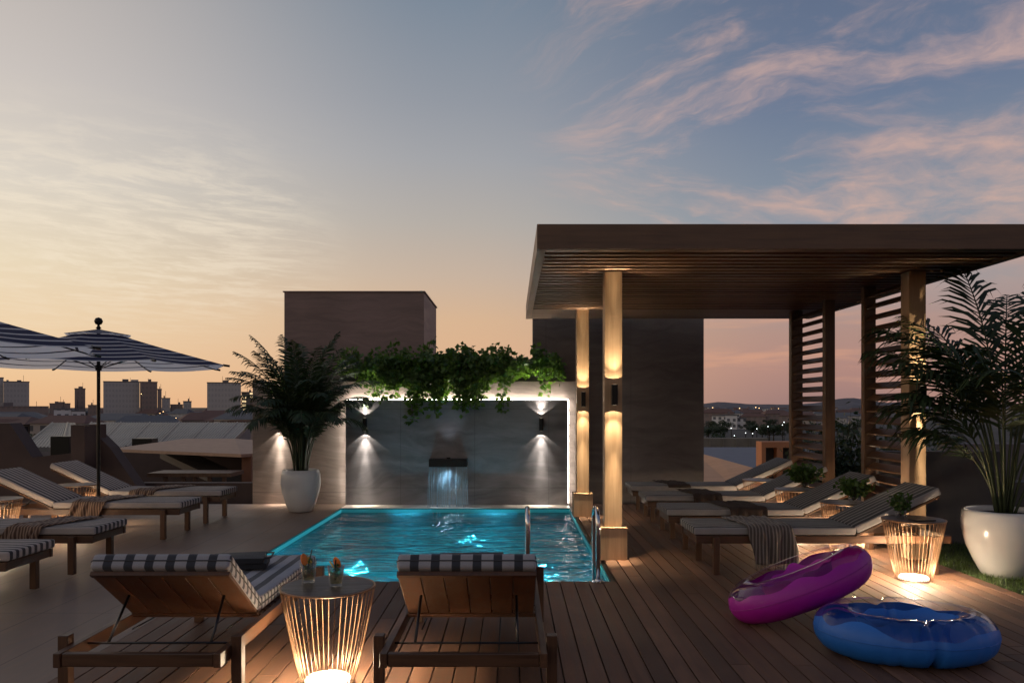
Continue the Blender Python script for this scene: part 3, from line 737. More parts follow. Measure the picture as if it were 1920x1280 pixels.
# drinks
def tumbler(loc, label, seed, fruit):
    random.seed(seed); root = empty('drink_glass', loc, seed, label, 'drink', 'two garnished drinks on the foreground table')
    b = MB(); b.lathe([(0, .001), (.031, .001), (.034, .006), (.046, .112), (.0435, .112), (.032, .018), (0, .016)], 32, close=True); b.build('tumbler', M['glass'], root, smooth=True)
    b = MB(); b.lathe([(0, .0185), (.0315, .0185), (.0385, .075), (0, .075)], 24); b.build('liquid', M['drink'], root, smooth=False)
    b = MB(); b.tube([(-.022, 0, .03), (.036, .01, .175)] if fruit == 0 else [(.02, .0, .03), (-.04, .01, .15)], .0038, 8); b.build('straw', M['straw'], root)
    b = MB()
    b.M = Matrix.Translation((-.042 if fruit == 0 else .032, -.012, .135 if fruit == 0 else .12)) @ Matrix.Rotation(R(75), 4, 'X') @ Matrix.Rotation(R(20), 4, 'Y')
    b.lathe([(0, -.004), (.031, -.004), (.033, 0), (.031, .004), (0, .004)], 24, close=True); b.build('citrus_slice', M['citrus'], root)
    b = MB(); b.M = Matrix.Translation((.012 if fruit else .02, .02, .115)) @ Matrix.Rotation(R(60), 4, 'X')
    b.lathe([(0, -.003), (.022, -.003), (.022, .003), (0, .003)], 20, close=True); b.build('lemon_slice', M['lemon'], root)
    b = MB()
    for i in range(26):
        a = random.uniform(0, 6.28); r = random.uniform(0, .032); z = random.uniform(.04, .145) if fruit == 0 else random.uniform(.05, .12)
        c = Vector((r*math.cos(a), r*math.sin(a), z)); d = Vector((random.gauss(0, 1), random.gauss(0, 1), random.gauss(.5, .6))).normalized()*.02; e = d.cross(Vector((random.gauss(0, 1), random.gauss(0, 1), 1))).normalized()*.007
        b.add([c-d, c+e, c+d, c-e], [(0, 1, 2, 3)])
    b.build('mint_leaves', M['herb'], root)
tumbler((-1.125, 4.36, .53), 'left drink glass with straw and orange slice on the wire table', 1, 0)
tumbler((-.952, 4.27, .53), 'right drink glass with red fruit slice on the wire table', 2, 1)

# ---------------------------------------------------------------- plants
def frond(base, az, lean, length, arch, nl, ll, rnd, stemfrac=.42, width=.022):
    """one palm leaf: a curved rachis and its leaflets"""
    pts = []; p = Vector(base); th = lean; n = 18; seg = length/n; d0 = Vector((math.cos(az), math.sin(az), 0))
    for i in range(n+1):
        pts.append(p.copy()); s = i/n
        th = lean+arch*(s**1.8)
        p = p+(d0*math.sin(th)+Vector((0, 0, 1))*math.cos(th))*seg
    st = MB(); st.tube(pts, [.011*(1-.8*i/n)+.002 for i in range(n+1)], 5)
    lf = MB(); side = Vector((-d0.y, d0.x, 0))
    for k in range(nl):
        s = stemfrac+(1-stemfrac)*(k+.5)/nl; f = s*n; i = min(int(f), n-1); q = pts[i].lerp(pts[i+1], f-i); tg = (pts[i+1]-pts[i]).normalized()
        up = side.cross(tg).normalized(); env = math.sin(math.pi*min(1, (.12+.88*(s-stemfrac)/(1-stemfrac))))**.55
        for sg in (-1, 1):
            L = ll*env*rnd.uniform(.82, 1.1)
            dr = (tg*rnd.uniform(.75, 1.0)+side*sg*rnd.uniform(.75, 1.0)+up*-rnd.uniform(-.30, .15)).normalized()
            wv_ = dr.cross(up).normalized()*width*.5*rnd.uniform(.8, 1.15)
            a = q; b_ = q+dr*L*.35+Vector((0, 0, -L*.02)); c = q+dr*L*.72+Vector((0, 0, -L*rnd.uniform(.10, .2))); e = q+dr*L+Vector((0, 0, -L*rnd.uniform(.28, .5)))
            lf.add([a-wv_*.3, a+wv_*.3, b_+wv_, b_-wv_, c+wv_*.75, c-wv_*.75, e], [(0, 1, 2, 3), (3, 2, 4, 5), (5, 4, 6)])
    return st, lf
def potted_palm(loc, label, prof, fronds, seed, soil_z, soil_r, nstem, wdt=.022):
    rnd = random.Random(seed); root = empty('potted_palm', loc, 0, label, 'potted palm')
    b = MB(); b.lathe(prof, 64, close=True); b.build('pot', M['white_pot'], root, smooth=True)
    b = MB(); b.lathe([(0, soil_z-.02), (soil_r, soil_z-.02), (soil_r, soil_z), (0, soil_z+.01)], 32); b.build('soil', M['soil'], root, smooth=False)
    for (az, lean, length, arch, nl, ll, sf) in fronds:
        r = rnd.uniform(0, .09); st, lf = frond((r*math.cos(az), r*math.sin(az), soil_z-.02), az, lean, length, arch, nl, ll, rnd, sf, wdt)
        s_ = st.build('stem', M['stem'], root, smooth=True); lf.build('frond', M['frond'], s_)
    return root
rnd = random.Random(21); fr_l = []
for i in range(46):
    az = i*2.399+rnd.uniform(-.2, .2); t_ = i/45
    lean = .02+.15*t_*rnd.uniform(.7, 1.2); length = 2.14-.62*t_+rnd.uniform(-.10, .10); arch = .75+1.85*t_*rnd.uniform(.8, 1.2)
    fr_l.append((az, lean, length, arch, 42, .29, .33))
potted_palm((-3.03, 11.33, 0), 'bushy dark palm in a white rounded pot before the travertine wall',
            [(.0, .0), (.150, .001), (.165, .01), (.215, .12), (.262, .28), (.281, .42), (.272, .53), (.252, .595), (.240, .600), (.232, .58), (.235, .54)],
            fr_l, 4, .55, .232, 20, .027)
fr_r = []; rnd = random.Random(8)
spec = [(178, .10, 2.45, 1.45), (160, .14, 2.3, 1.55), (196, .20, 2.15, 1.55), (186, .24, 1.85, 1.65), (176, .36, 1.35, 1.5), (215, .16, 2.3, 1.5),
        (95, .05, 2.55, .55), (60, .12, 2.4, .9), (25, .10, 2.6, .7), (0, .16, 2.4, 1.1), (-30, .20, 2.2, 1.3), (-70, .12, 2.5, .8), (130, .10, 2.4, 1.0),
        (10, .30, 1.7, 1.6), (-20, .34, 1.5, 1.6), (240, .24, 1.9, 1.5), (40, .2, 2.2, 1.3), (110, .16, 2.4, 1.1), (-10, .08, 2.6, .9), (75, .2, 2.1, 1.4), (150, .3, 1.7, 1.6)]
for (a, le, ln, ar) in spec:
    fr_r.append((R(a)+rnd.uniform(-.1, .1), le*(.82 if 120 < a < 240 else 1), ln*(.90 if 120 < a < 240 else 1), ar, 32, .54, .44))
potted_palm((4.46, 7.15, -.03), 'tall palm with arching fronds in the large white pot on the grass',
            [(.0, .0), (.165, .001), (.185, .012), (.250, .13), (.310, .27), (.345, .42), (.345, .50), (.332, .575), (.322, .595), (.308, .60), (.298, .585), (.30, .54)],
            fr_r, 6, .55, .298, 20, .034)

# hanging vines along the wall top
b = MB(); b.box(-2.62, .78, 12.22, 12.48, 1.892, 2.02); tag(b.build('planter_trough', M['darkrender'], bevel=.004), 'long dark trough on the wall top from which the vines hang', 'planter')
def vine(X0, width, up, down, strands, label, seed):
    strands = int(strands*.52)
    rnd = random.Random(seed); lf = MB(); tw = MB(); Y0 = 12.3
    def leaf(c, d, s):
        up_ = Vector((rnd.gauss(0, .5), rnd.gauss(0, .5)-.6, rnd.gauss(.6, .4))).normalized()
        d = d.normalized(); e = d.cross(up_).normalized()*s*.42; nrm = e.cross(d).normalized()*s*.08
        lf.add([c, c+d*s*.45+e+nrm, c+d*s-nrm, c+d*s*.45-e+nrm], [(0, 1, 2), (0, 2, 3)])
    for k in range(strands):
        x = X0+rnd.uniform(-.5, .5)*width; hang = rnd.random() < .55
        p = Vector((x, Y0+rnd.uniform(-.08, .1), 2.0)); pts = [p.copy()]; clump = .45+.75*mnoise.noise(Vector((x*2.6, seed*1.7, 0)))+.35
        d = Vector((rnd.gauss(0, .25), rnd.uniform(-.7, .2), 1.0)).normalized()
        L = min(1.5, max(.75, clump+.3))*rnd.uniform(.6, 1.15)*(up*.95 if not hang else up*.55+down*(1-min(1, abs(x-X0)/(width*.75)))*rnd.uniform(.45, .95)); n = max(5, int(L/.045)); grav = .10 if not hang else .26
        for i in range(n):
            d = (d+Vector((rnd.gauss(0, .10), rnd.gauss(0, .08)-.02, -grav))).normalized()
            p = p+d*.045
            if p.y > 12.10 or p.z > 1.95: pass
            if p.z < 2.02 and p.y > 12.14: p.y = 12.14-rnd.uniform(0, .02); 
            if p.z < 1.68 and p.y > 11.98: p.y = 11.98
            pts.append(p.copy())
            for q in range(6 if hang else 4):
                a = Vector((rnd.gauss(0, 1), rnd.gauss(0, 1)-.4, rnd.gauss(0, .8)-.2)).normalized()
                leaf(p+a*rnd.uniform(.01, .07), a, rnd.uniform(.045, .105))
        tw.tube(pts, .003, 4, cap=False)
    root = empty('hanging_vine', (0, 0, 0), 0, label, 'hanging plant', 'leafy vines hanging from the wall top')
    lf.build('foliage', M['vine'], root); tw.build('stem', M['twig'], root)
vine(-2.28, .62, .48, .45, 62, 'vine at the left end above the left slate wall lamp, brightly lit', 1)
vine(-1.72, .42, .42, 1.25, 80, 'vine with a trailing clump just left of centre on the slate wall', 2)
vine(-1.35, .5, .44, .55, 55, 'short vine between the two long trailing clumps', 9)
vine(-.92, .40, .48, 1.62, 95, 'longest vine, trailing down over the waterfall spout', 3)
vine(-.45, .60, .52, .70, 66, 'dense dark vine against the sky just right of the waterfall', 4)
vine(.02, .55, .40, .68, 60, 'vine left of the lamp lit one on the right wall end', 5)
vine(.52, .42, .40, .45, 44, 'bright lamp lit vine at the right end beside the pergola', 6)

def shrub(loc, rad, h, n, label, name='shrub', cat='shrub', seed=0, size=.07, group=None, m_=None):
    rnd = random.Random(seed); root = empty(name, loc, 0, label, cat, group); lf = MB(); tw = MB()
    for k in range(n):
        th = rnd.uniform(0, 6.28); ph = math.acos(rnd.uniform(-.3, 1)); ln = rnd.uniform(.55, 1.)
        tip = Vector((math.cos(th)*math.sin(ph)*rad, math.sin(th)*math.sin(ph)*rad, h*.45+math.cos(ph)*h*.55))*ln
        pts = [Vector((0, 0, 0)), tip*.5+Vector((0, 0, h*.08)), tip]; tw.tube(pts, [.012*rad+.002, .004, .002], 4)
        for q in range(16):
            s = rnd.uniform(.35, 1.05); c = tip*s+Vector((rnd.gauss(0, .09), rnd.gauss(0, .09), rnd.gauss(0, .09)))*rad
            d = Vector((rnd.gauss(0, 1), rnd.gauss(0, 1), rnd.gauss(.2, .8))).normalized()*size*rnd.uniform(.6, 1.2); e = d.cross(Vector((rnd.gauss(0, 1), rnd.gauss(0, 1), 1))).normalized()*size*.28
            lf.add([c-d*.5, c+e, c+d*.5, c-e], [(0, 1, 2, 3)])
    lf.build('foliage', m_ or M['foliage'], root); tw.build('stem', M['twig'], root); return root
shrub((5.35, 12.8, -.1), .75, 1.75, 170, 'tall leafy shrub seen between the louvre panels', seed=1, size=.10, group='shrubs beyond the pergola')
shrub((4.75, 12.4, -.1), .55, 1.45, 120, 'lower leafy shrub behind the rear louvre panel', seed=2, size=.09, group='shrubs beyond the pergola')
shrub((6.3, 12.6, -.1), .8, 1.3, 120, 'leafy shrub behind the front louvre panel', seed=5, size=.1, group='shrubs beyond the pergola')
def pot_plant(loc, label, seed, rad, h, n, size):
    root = empty('table_plant', loc, 0, label, 'pot plant', 'small plants on the side tables')
    b = MB(); b.lathe([(0, .001), (.030, .001), (.042, .02), (.046, .055), (.038, .085), (.034, .085), (.040, .055), (0, .05)], 24, close=True); b.build('vase', M['glass'], root, smooth=True)
    rnd = random.Random(seed); lf = MB(); tw = MB()
    for k in range(n):
        th = rnd.uniform(0, 6.28); out = rnd.uniform(.1, 1)*rad; hh = rnd.uniform(.5, 1)*h
        tip = Vector((math.cos(th)*out, math.sin(th)*out, .05+hh)); tw.tube([(0, 0, .02), tip*.5+Vector((0, 0, .03)), tip], .0015, 4)
        for q in range(9):
            c = tip*rnd.uniform(.55, 1.05)+Vector((rnd.gauss(0, .012), rnd.gauss(0, .012), rnd.gauss(0, .012)))
            d = Vector((rnd.gauss(0, 1), rnd.gauss(0, 1), rnd.gauss(.3, .8))).normalized()*size; e = d.cross(Vector((0, rnd.gauss(0, 1), 1))).normalized()*size*.4
            lf.add([c, c+d*.5+e, c+d, c+d*.5-e], [(0, 1, 2, 3)])
    lf.build('foliage', M['herb'], root); tw.build('stem', M['twig'], root)
pot_plant((3.36, 6.82, .53), 'small leafy plant in a glass vase on the table by the right palm pot', 1, .09, .16, 34, .035)
pot_plant((3.45, 7.98, .53), 'wide leafy plant on the table between the two nearest charcoal loungers', 2, .17, .17, 60, .05)
pot_plant((3.43, 9.25, .53), 'wide leafy plant on the table between second and third charcoal loungers', 3, .22, .22, 80, .055)
b = MB(); b.box(-.09, .09, -.06, .06, .001, .008); o = b.build('serving_tray', M['steel'], bevel=.002); o.location = (3.50, 6.74, .531); o.rotation_euler = (0, 0, R(8)); tag(o, 'thin dark tray beside the vase on the right wire table', 'tray')

# ---------------------------------------------------------------- inflatable rings
def vinyl(name, c):
    m, n, b = mat(name); tc = n.new('ShaderNodeTexCoord').outputs['Object']
    n.put(b.inputs['Base Color'], n.mix(n.noise(tc, 4., 4), tuple(x*.8 for x in c), c)); b.inputs['Roughness'].default_value = .5
    b.inputs['Subsurface Weight'].default_value = .0; b.inputs['Coat Weight'].default_value = .05; b.inputs['Coat Roughness'].default_value = .12
    bp = n.new('ShaderNodeBump', {'Height': n.noise(tc, 9., 3, .5), 'Strength': .25, 'Distance': .02}); n.l.new(bp.outputs[0], b.inputs['Normal'])
    return m
def ring_float(loc, rot, a, b_, r, split, c, label, seed, pinch=None, flat=1.0):
    root = empty('inflatable_ring', loc, 0, label, 'pool float'); root.rotation_euler = rot
    NT_, NP = 96, 28
    def P(i, ph):
        th = 2*math.pi*i/NT_; rr = r*(1+.03*mnoise.noise(Vector((math.cos(th)*2, math.sin(th)*2, seed))))
        rr *= 1+.012*math.sin(th*34)*max(0, math.cos(ph))
        if pinch:
            for (pt, dep, wd) in pinch:
                dd = (th-pt+math.pi) % (2*math.pi)-math.pi; rr *= 1-dep*math.exp(-(dd/wd)**2)
        ca, sa = math.cos(th), math.sin(th)
        return Vector((ca*(a-r+rr*math.cos(ph)), sa*(b_-r+rr*math.cos(ph)), rr*math.sin(ph)*flat))
    def part(p0, p1, name, m_, wob):
        vs = []; fs = []; n = NP
        for i in range(NT_):
            th = 2*math.pi*i/NT_; w_ = wob*mnoise.noise(Vector((math.cos(th)*2.2, math.sin(th)*2.2, seed+3)))
            for k in range(n+1):
                f = k/n; ph = (p0+w_)+(p1-p0-2*w_ if False else p1-p0)*f
                vs.append(P(i, ph))
        for i in range(NT_):
            i2 = (i+1) % NT_
            for k in range(n): fs.append((i*(n+1)+k, i2*(n+1)+k, i2*(n+1)+k+1, i*(n+1)+k+1))
        bb = MB(); bb.add(vs, fs); return bb.build(name, m_, root, smooth=True)
    part(R(split[0]), R(split[1]), 'coloured_chamber', vinyl('vinyl_'+str(seed), c), .55)
    part(R(split[1]), R(split[0]+360), 'clear_chamber', M['clear_vinyl'], .55)
    bb = MB(); pts = [P(i, R(2))*1.0 for i in range(NT_+1)]; bb.tube([p+p.normalized()*.001 for p in pts], .0025, 5, cap=False); bb.build('seam', vinyl('seam_'+str(seed), tuple(x*.8 for x in c)), root)
    bb = MB(); p = P(10, R(60)); bb.tube([p, p+Vector((.0, .0, .02))], [.012, .008], 10); bb.build('valve', M['clear_vinyl'], root)
    return root
ring_float((2.40, 4.83, .134), (0, 0, R(-6)), .525, .42, .134, (-222, 30), (.016, .16, .62), 'blue inflatable ring lying flat on the deck', 2,
           pinch=[(R(-86), .26, .045), (R(-108), .07, .022), (R(-66), .07, .022), (R(-121), .06, .020), (R(-52), .06, .020), (R(95), .2, .05), (R(5), .1, .04), (R(178), .1, .04)])
ring_float((2.02, 5.55, .262), (R(-9), R(-21), R(4)), .52, .42, .135, (-215, 34), (.40, .006, .36), 'magenta inflatable ring tilted on the deck behind the blue one', 5)

# ---------------------------------------------------------------- umbrellas
m, n, bs = mat('striped_canopy'); uvn = n.new('ShaderNodeUVMap').outputs[0]; s_ = n.new('ShaderNodeSeparateXYZ', {0: uvn}).outputs[1]
fr_ = n.m('FRACT', n.m('MULTIPLY', s_, 7.0)); bk = n.new('ShaderNodeNewGeometry').outputs['Backfacing']
ins = n.m('SUBTRACT', 1., bk)
k = n.m('GREATER_THAN', fr_, n.m('SUBTRACT', .78, n.m('MULTIPLY', ins, .62)))     # inside painted pale to imitate the sky-bright underside, narrow navy bands
cc = n.mix(k, (.010, .014, .062), (.66, .64, .64)); n.put(bs.inputs['Base Color'], cc); bs.inputs['Roughness'].default_value = .85
tl = n.new('ShaderNodeBsdfTranslucent', {0: n.mix(k, (.08, .08, .13), (1., .95, .9))}); mx = n.new('ShaderNodeMixShader', {0: n.m('MULTIPLY_ADD', n.m('MULTIPLY', k, ins), .60, .18)}); n.l.new(bs.outputs[0], mx.inputs[1]); n.l.new(tl.outputs[0], mx.inputs[2]); n.l.new(mx.outputs[0], m.node_tree.nodes['Material Output'].inputs[0])
M['canopy'] = m
def umbrella():
    root = empty('garden_umbrella', (0, 0, 0)); Rr = 1.56; ze, zt = 2.02, 2.47; NS = 8
    def surf(r0, r1, z0, z1, sag, nm):
        b = MB(); b.uv = []; nr, na = 12, 6; vs = []; fs = []
        for s in range(NS):
            a0 = 2*math.pi*s/NS; a1 = 2*math.pi*(s+1)/NS; base = len(vs)
            for i in range(nr+1):
                f = i/nr; r = r0+(r1-r0)*f
                for j in range(na+1):
                    g = j/na; p0 = Vector((math.cos(a0), math.sin(a0), 0))*r; p1 = Vector((math.cos(a1), math.sin(a1), 0))*r; p = p0.lerp(p1, g)
                    z = z0+(z1-z0)*(f**.92)-sag*math.sin(math.pi*g)*f*(1-.25*f)+0
                    if i == nr: p *= 1-.035*math.sin(math.pi*g)
                    vs.append((p.x, p.y, z)); b.uv.append((g, f))
            for i in range(nr):
                for j in range(na):
                    q = base+i*(na+1)+j; fs.append((q, q+1, q+na+2, q+na+1))
        b.add(vs, fs); return b.build(nm, M['canopy'], root, smooth=True)
    surf(.30, Rr, 2.385, ze, .035, 'canopy'); surf(.0, .40, zt, 2.392, .010, 'canopy_vent')
    b = MB(); b.lathe([(.021, .0), (.021, 2.5)], 16); b.build('pole', M['black'], root)
    b = MB(); b.lathe([(.0, 2.47), (.035, 2.475), (.018, 2.50), (.014, 2.52), (.036, 2.53), (.052, 2.565), (.036, 2.602), (.0, 2.616)], 24); b.build('finial', M['black'], root, smooth=True)
    for s in range(NS):
        a = 2*math.pi*s/NS; d = Vector((math.cos(a), math.sin(a), 0)); b = MB()
        b.tube([d*.03+Vector((0, 0, 2.40)), d*Rr*1.0+Vector((0, 0, ze-.012))], .008, 6); b.tube([d*(Rr-.03)+Vector((0, 0, ze+.002)), d*(Rr+.05)+Vector((0, 0, ze-.010))], .014, 8); rb = b.build('rib', M['black'], root)
        b = MB(); b.tube([d*.03+Vector((0, 0, 1.98)), d*.72+Vector((0, 0, 2.215))], .006, 6); b.build('strut', M['black'], rb)
    b = MB(); b.lathe([(.036, 1.95), (.036, 2.02)], 16); b.build('hub', M['black'], root)
    b = MB(); b.lathe([(.26, .001), (.26, .05), (.24, .06), (.04, .07), (.035, .30)], 32); b.build('base', M['black'], root)
    return root
u1 = umbrella(); tag(u1, None, 'umbrella', 'navy striped umbrellas over the left loungers'); u2 = copy_tree(u1)
place(u1, (-5.17, 9.87, 0), R(3), 'navy and white striped umbrella whose ball topped pole is in view')
place(u2, (-5.22, 6.80, 0), R(5), 'nearer striped umbrella cut off by the left edge of view')

# ---------------------------------------------------------------- stepped parapets and neighbours on the left
def polyd(pts, d): return [((px-960)*d/F, EYE-(py-HZ)*d/F) for px, py in pts]
b = MB(); b.prism_y(polyd([(-260, 700), (-120, 793), (18, 793), (60, 857), (137, 849), (137, 796), (143, 796), (143, 990), (-260, 990)][::-1], 12.3), 12.3, 12.6)
tag(b.build('stepped_parapet', M['parapet']), 'dark brown parapet with sloping notch at the left edge behind the loungers', 'wall')
b = MB(); b.prism_y(polyd([(143, 796), (168, 796), (170, 990), (143, 990)], 12.2), 12.05, 12.7)
tag(b.build('parapet_pier', M['parapet']), 'narrow dark pier beside the umbrella pole', 'wall')
b = MB(); b.prism_y(polyd([(169, 803), (205, 838), (262, 920), (262, 990), (169, 990)], 12.5), 12.5, 12.8)
tag(b.build('sloping_parapet', M['parapet']), 'dark brown parapet sloping down right of the umbrella pole', 'wall')
b = MB(); b.prism_y(polyd([(262, 905), (474, 905), (474, 990), (262, 990)], 13.2), 13.2, 13.4)
tag(b.build('terrace_parapet', M['parapet']), 'low brown wall behind the farthest left lounger', 'wall')
cv = empty('pavilion', tuple(unp(345, 900, 17)), 0, 'low pavilion with shallow tan canopy roof left of the travertine wall', 'pavilion')
o0 = unp(345, 900, 17)
def rel(p): return tuple(Vector(p)-o0)
b = MB()
A = unp(207, 841, 17.0); B_ = unp(452, 851, 15.0); C_ = unp(560, 846, 17); T1 = unp(345, 822, 20); T2 = unp(440, 822, 20); Dv = unp(560, 830, 22)
dn = Vector((0, 0, -.06))
vs = [rel(A), rel(B_), rel(C_), rel(T1), rel(T2), rel(Dv), rel(A+dn), rel(B_+dn), rel(C_+dn), rel(Dv+dn)]
b.add(vs, [(0, 1, 4, 3), (1, 2, 5, 4), (0, 6, 7, 1), (1, 7, 8, 2), (6, 9, 8, 7), (0, 3, 6), (3, 5, 9, 6), (3, 4, 5)])
M['tan'] = plain('tan_canvas', (.46, .30, .21), .8); b.build('canopy_roof', M['tan'], cv)
M['tanpost'] = plain('terracotta_post', (.26, .12, .07), .7)
b = MB(); q = unp(462, 900, 15.3)-o0; b.box(q.x-.09, q.x+.09, q.y, q.y+.15, -3.0, unp(462, 853, 15.3).z-o0.z); b.build('post', M['tanpost'], cv)
b = MB(); p0 = unp(215, 846, 20)-o0; p1 = unp(474, 846, 20)-o0; b.box(p0.x, p1.x, p0.y-.1, p0.y+.1, -3, p0.z-.02); b.build('rear_wall', M['parapet'], cv)
tb = empty('long_table', tuple(unp(360, 905, 14.4)), 0, 'long dark table under the tan pavilion roof', 'table'); o1 = unp(360, 905, 14.4)
b = MB(); p0 = unp(290, 888, 14.4)-o1; p1 = unp(443, 884, 14.4)-o1; b.box(p0.x, p1.x, -.3, .4, p1.z-.07, p1.z); b.build('tabletop', M['frame'], tb)
for px in (322, 355, 376, 403, 430):
    b = MB(); q = (px-360)*14.4/F; b.box(q-.03, q+.03, -.28, -.22, -1.2, p1.z-.072); b.build('leg', M['frame'], tb)

b = MB(); P_ = [unp(*p)-o0 for p in ((300, 847, 18.5), (365, 849, 18.5), (450, 888, 16.2), (392, 890, 16.2))]; b.add(P_+[p+Vector((0, 0, -.15)) for p in P_], [(0, 1, 2, 3), (7, 6, 5, 4), (0, 4, 5, 1), (1, 5, 6, 2), (2, 6, 7, 3), (3, 7, 4, 0)])
o = b.build('sloping_roof', M['darkrender']); o.location = o0; tag(o, 'grey sloping roof seen beneath the tan pavilion canopy', 'roof')
# metal roofs beyond
m, n, bs = mat('ribbed_metal'); tc = n.new('ShaderNodeTexCoord').outputs['Object']; sx_ = n.new('ShaderNodeSeparateXYZ', {0: tc}).outputs[0]
n.put(bs.inputs['Base Color'], n.mix(n.rng(n.noise(n.mapping(tc, scale=(1, .2, 1)), .6, 5, .6), .3, .7), (.085, .09, .105), (.155, .16, .18)))
bs.inputs['Metallic'].default_value = .35; bs.inputs['Roughness'].default_value = .45
M['metalroof'] = m
def metal_roof(x0, x1, xb0, xb1, yt, yb, dt, db, label, ribs):
    """pitched sheet roof with standing ribs; corners measured at top (dt) and bottom (db) distance"""
    A = unp(x0, yt, dt); B = unp(x1, yt, dt); C = unp(xb1, yb, db); D = unp(xb0, yb, db); o_ = Vector((D.x, D.y, -10))
    root = empty('shed_building', tuple(o_), 0, label, 'building', 'metal roofed sheds beyond the terrace')
    b = MB(); dn = Vector((0, 0, -.25)); b.add([p-o_ for p in (A, B, C, D, A+dn, B+dn, C+dn, D+dn)], [(0, 1, 2, 3), (7, 6, 5, 4), (3, 2, 6, 7), (0, 3, 7, 4), (1, 5, 6, 2), (0, 4, 5, 1)])
    for i in range(ribs+1):
        f = i/ribs; p = A.lerp(B, f)-o_; q = D.lerp(C, f)-o_; u_ = .035 if i % 11 else .07; b.tube([p+Vector((0, 0, u_*.5)), q+Vector((0, 0, u_*.5))], u_, 4)
    b.build('roof', M['metalroof'], root)
    b = MB(); zb = 0; b.add([D-o_+dn, C-o_+dn, B-o_+dn, A-o_+dn]+[Vector(((p-o_).x, (p-o_).y, zb)) for p in (D, C, B, A)], [(0, 1, 5, 4), (1, 2, 6, 5), (2, 3, 7, 6), (3, 0, 4, 7)])
    b.build('wall', M['lightwall'], root); return root
metal_roof(172, 470, 128, 424, 792, 838, 62, 46, 'wide grey ribbed metal roof behind the umbrella pole', 60)
metal_roof(98, 140, 42, 150, 793, 838, 58, 44, 'smaller grey metal roof seen through the notched parapet', 16)
b = MB(); q = unp(272, 823, 44); b.box(-.55, .55, -.4, .4, -1.5, 0); o = b.build('roof_vent', M['black'], bevel=.02); o.location = (q.x, q.y, q.z+.05); tag(o, 'dark box vent sticking up before the wide metal roof', 'vent')
b = MB(); q = unp(120, 819, 42); b.box(-.5, .5, -.4, .4, -1.5, 0); o = b.build('roof_vent', M['black'], bevel=.02); o.location = (q.x, q.y, q.z+.05); tag(o, 'dark box vent seen through the notched parapet', 'vent')

# ---------------------------------------------------------------- terrain and town
b = MB()
n_ = 64; vs = [(0, 0, -10)]+[(9000*math.cos(2*math.pi*k/n_), 9000*math.sin(2*math.pi*k/n_), -10) for k in range(n_)]
b.add(vs, [(0, k+1, (k+1) % n_+1) for k in range(n_)])
M['ground'] = plain('city_ground', (.055, .055, .052), .95, scale=.02, var=.5); tag(b.build('ground', M['ground']), kind='structure')
b = MB(); nn = 90; vs = []; fs = []
for i in range(nn+1):
    a = R(-2)+R(44)*i/nn; d = 5200
    h = 26+34*max(0, mnoise.noise(Vector((i*.13, 2., 0))))+10*mnoise.noise(Vector((i*.6, 5., 0)))+ (38*math.exp(-((math.degrees(a)-23.2)/1.5)**2))
    vs += [(math.sin(a)*d*.8, math.cos(a)*d*.8, -10), (math.sin(a)*d, math.cos(a)*d, -10+h), (math.sin(a)*d*1.2, math.cos(a)*d*1.2, -10)]
for i in range(nn):
    q = i*3; fs += [(q, q+3, q+4, q+1), (q+1, q+4, q+5, q+2)]
b.add(vs, fs); M['hill'] = plain('far_hill', (.10, .095, .11), .95, scale=.01, var=.4); tag(b.build('hills', M['hill'], smooth=True), kind='structure')

def facade(name, c, pane, sx=3.2, sz=3.1, lit=.04, tall=False):
    """rendered facade with a regular grid of recessed-looking panes, a few of them lit"""
    m, n, bs = mat(name); tc = n.new('ShaderNodeTexCoord').outputs['Object']; s = n.new('ShaderNodeSeparateXYZ', {0: tc}).outputs
    h_ = n.m('ADD', s[0], s[1]); fu = n.m('FRACT', n.m('DIVIDE', h_, sx)); fv = n.m('FRACT', n.m('DIVIDE', s[2], sz))
    iu = n.m('FLOOR', n.m('DIVIDE', h_, sx)); iv = n.m('FLOOR', n.m('DIVIDE', s[2], sz))
    k = n.m('MULTIPLY', n.m('MULTIPLY', n.m('GREATER_THAN', fu, .28), n.m('LESS_THAN', fu, .78)), n.m('MULTIPLY', n.m('GREATER_THAN', fv, .32), n.m('LESS_THAN', fv, .80)))
    nz = n.new('ShaderNodeNewGeometry').outputs['Normal']; vert = n.m('LESS_THAN', n.m('ABSOLUTE', n.new('ShaderNodeSeparateXYZ', {0: nz}).outputs[2]), .5); k = n.m('MULTIPLY', k, vert)
    wn = n.new('ShaderNodeTexWhiteNoise', {'Vector': n.new('ShaderNodeCombineXYZ', {0: iu, 1: iv, 2: 0.}).outputs[0]}).outputs[0]
    n.put(bs.inputs['Base Color'], n.mix(k, n.mix(n.noise(tc, .2, 4), tuple(x*.85 for x in c), c), pane)); bs.inputs['Roughness'].default_value = .8
    bs.inputs['Emission Color'].default_value = (1., .72, .38, 1)
    n.put(bs.inputs['Emission Strength'], n.m('MULTIPLY', n.m('MULTIPLY', k, n.m('LESS_THAN', wn, lit)), 1.1)); return m
M['fa'] = facade('grey_facade', (.52, .50, .50), (.40, .39, .40), 1.9, 3.3, .004)  # far facade base colours are lightened to stand in for haze
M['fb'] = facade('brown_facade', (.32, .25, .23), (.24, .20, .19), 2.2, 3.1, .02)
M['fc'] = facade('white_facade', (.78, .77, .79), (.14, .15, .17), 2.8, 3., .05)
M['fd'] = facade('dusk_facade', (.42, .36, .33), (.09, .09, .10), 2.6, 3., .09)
M['fe'] = facade('lit_facade', (.20, .17, .15), (.12, .09, .06), 4., 2.2, .75)
M['roofred'] = plain('clay_roof', (.16, .085, .065), .85, scale=.5)
M['roofgrey'] = plain('grey_roof', (.13, .13, .14), .8, scale=.5)
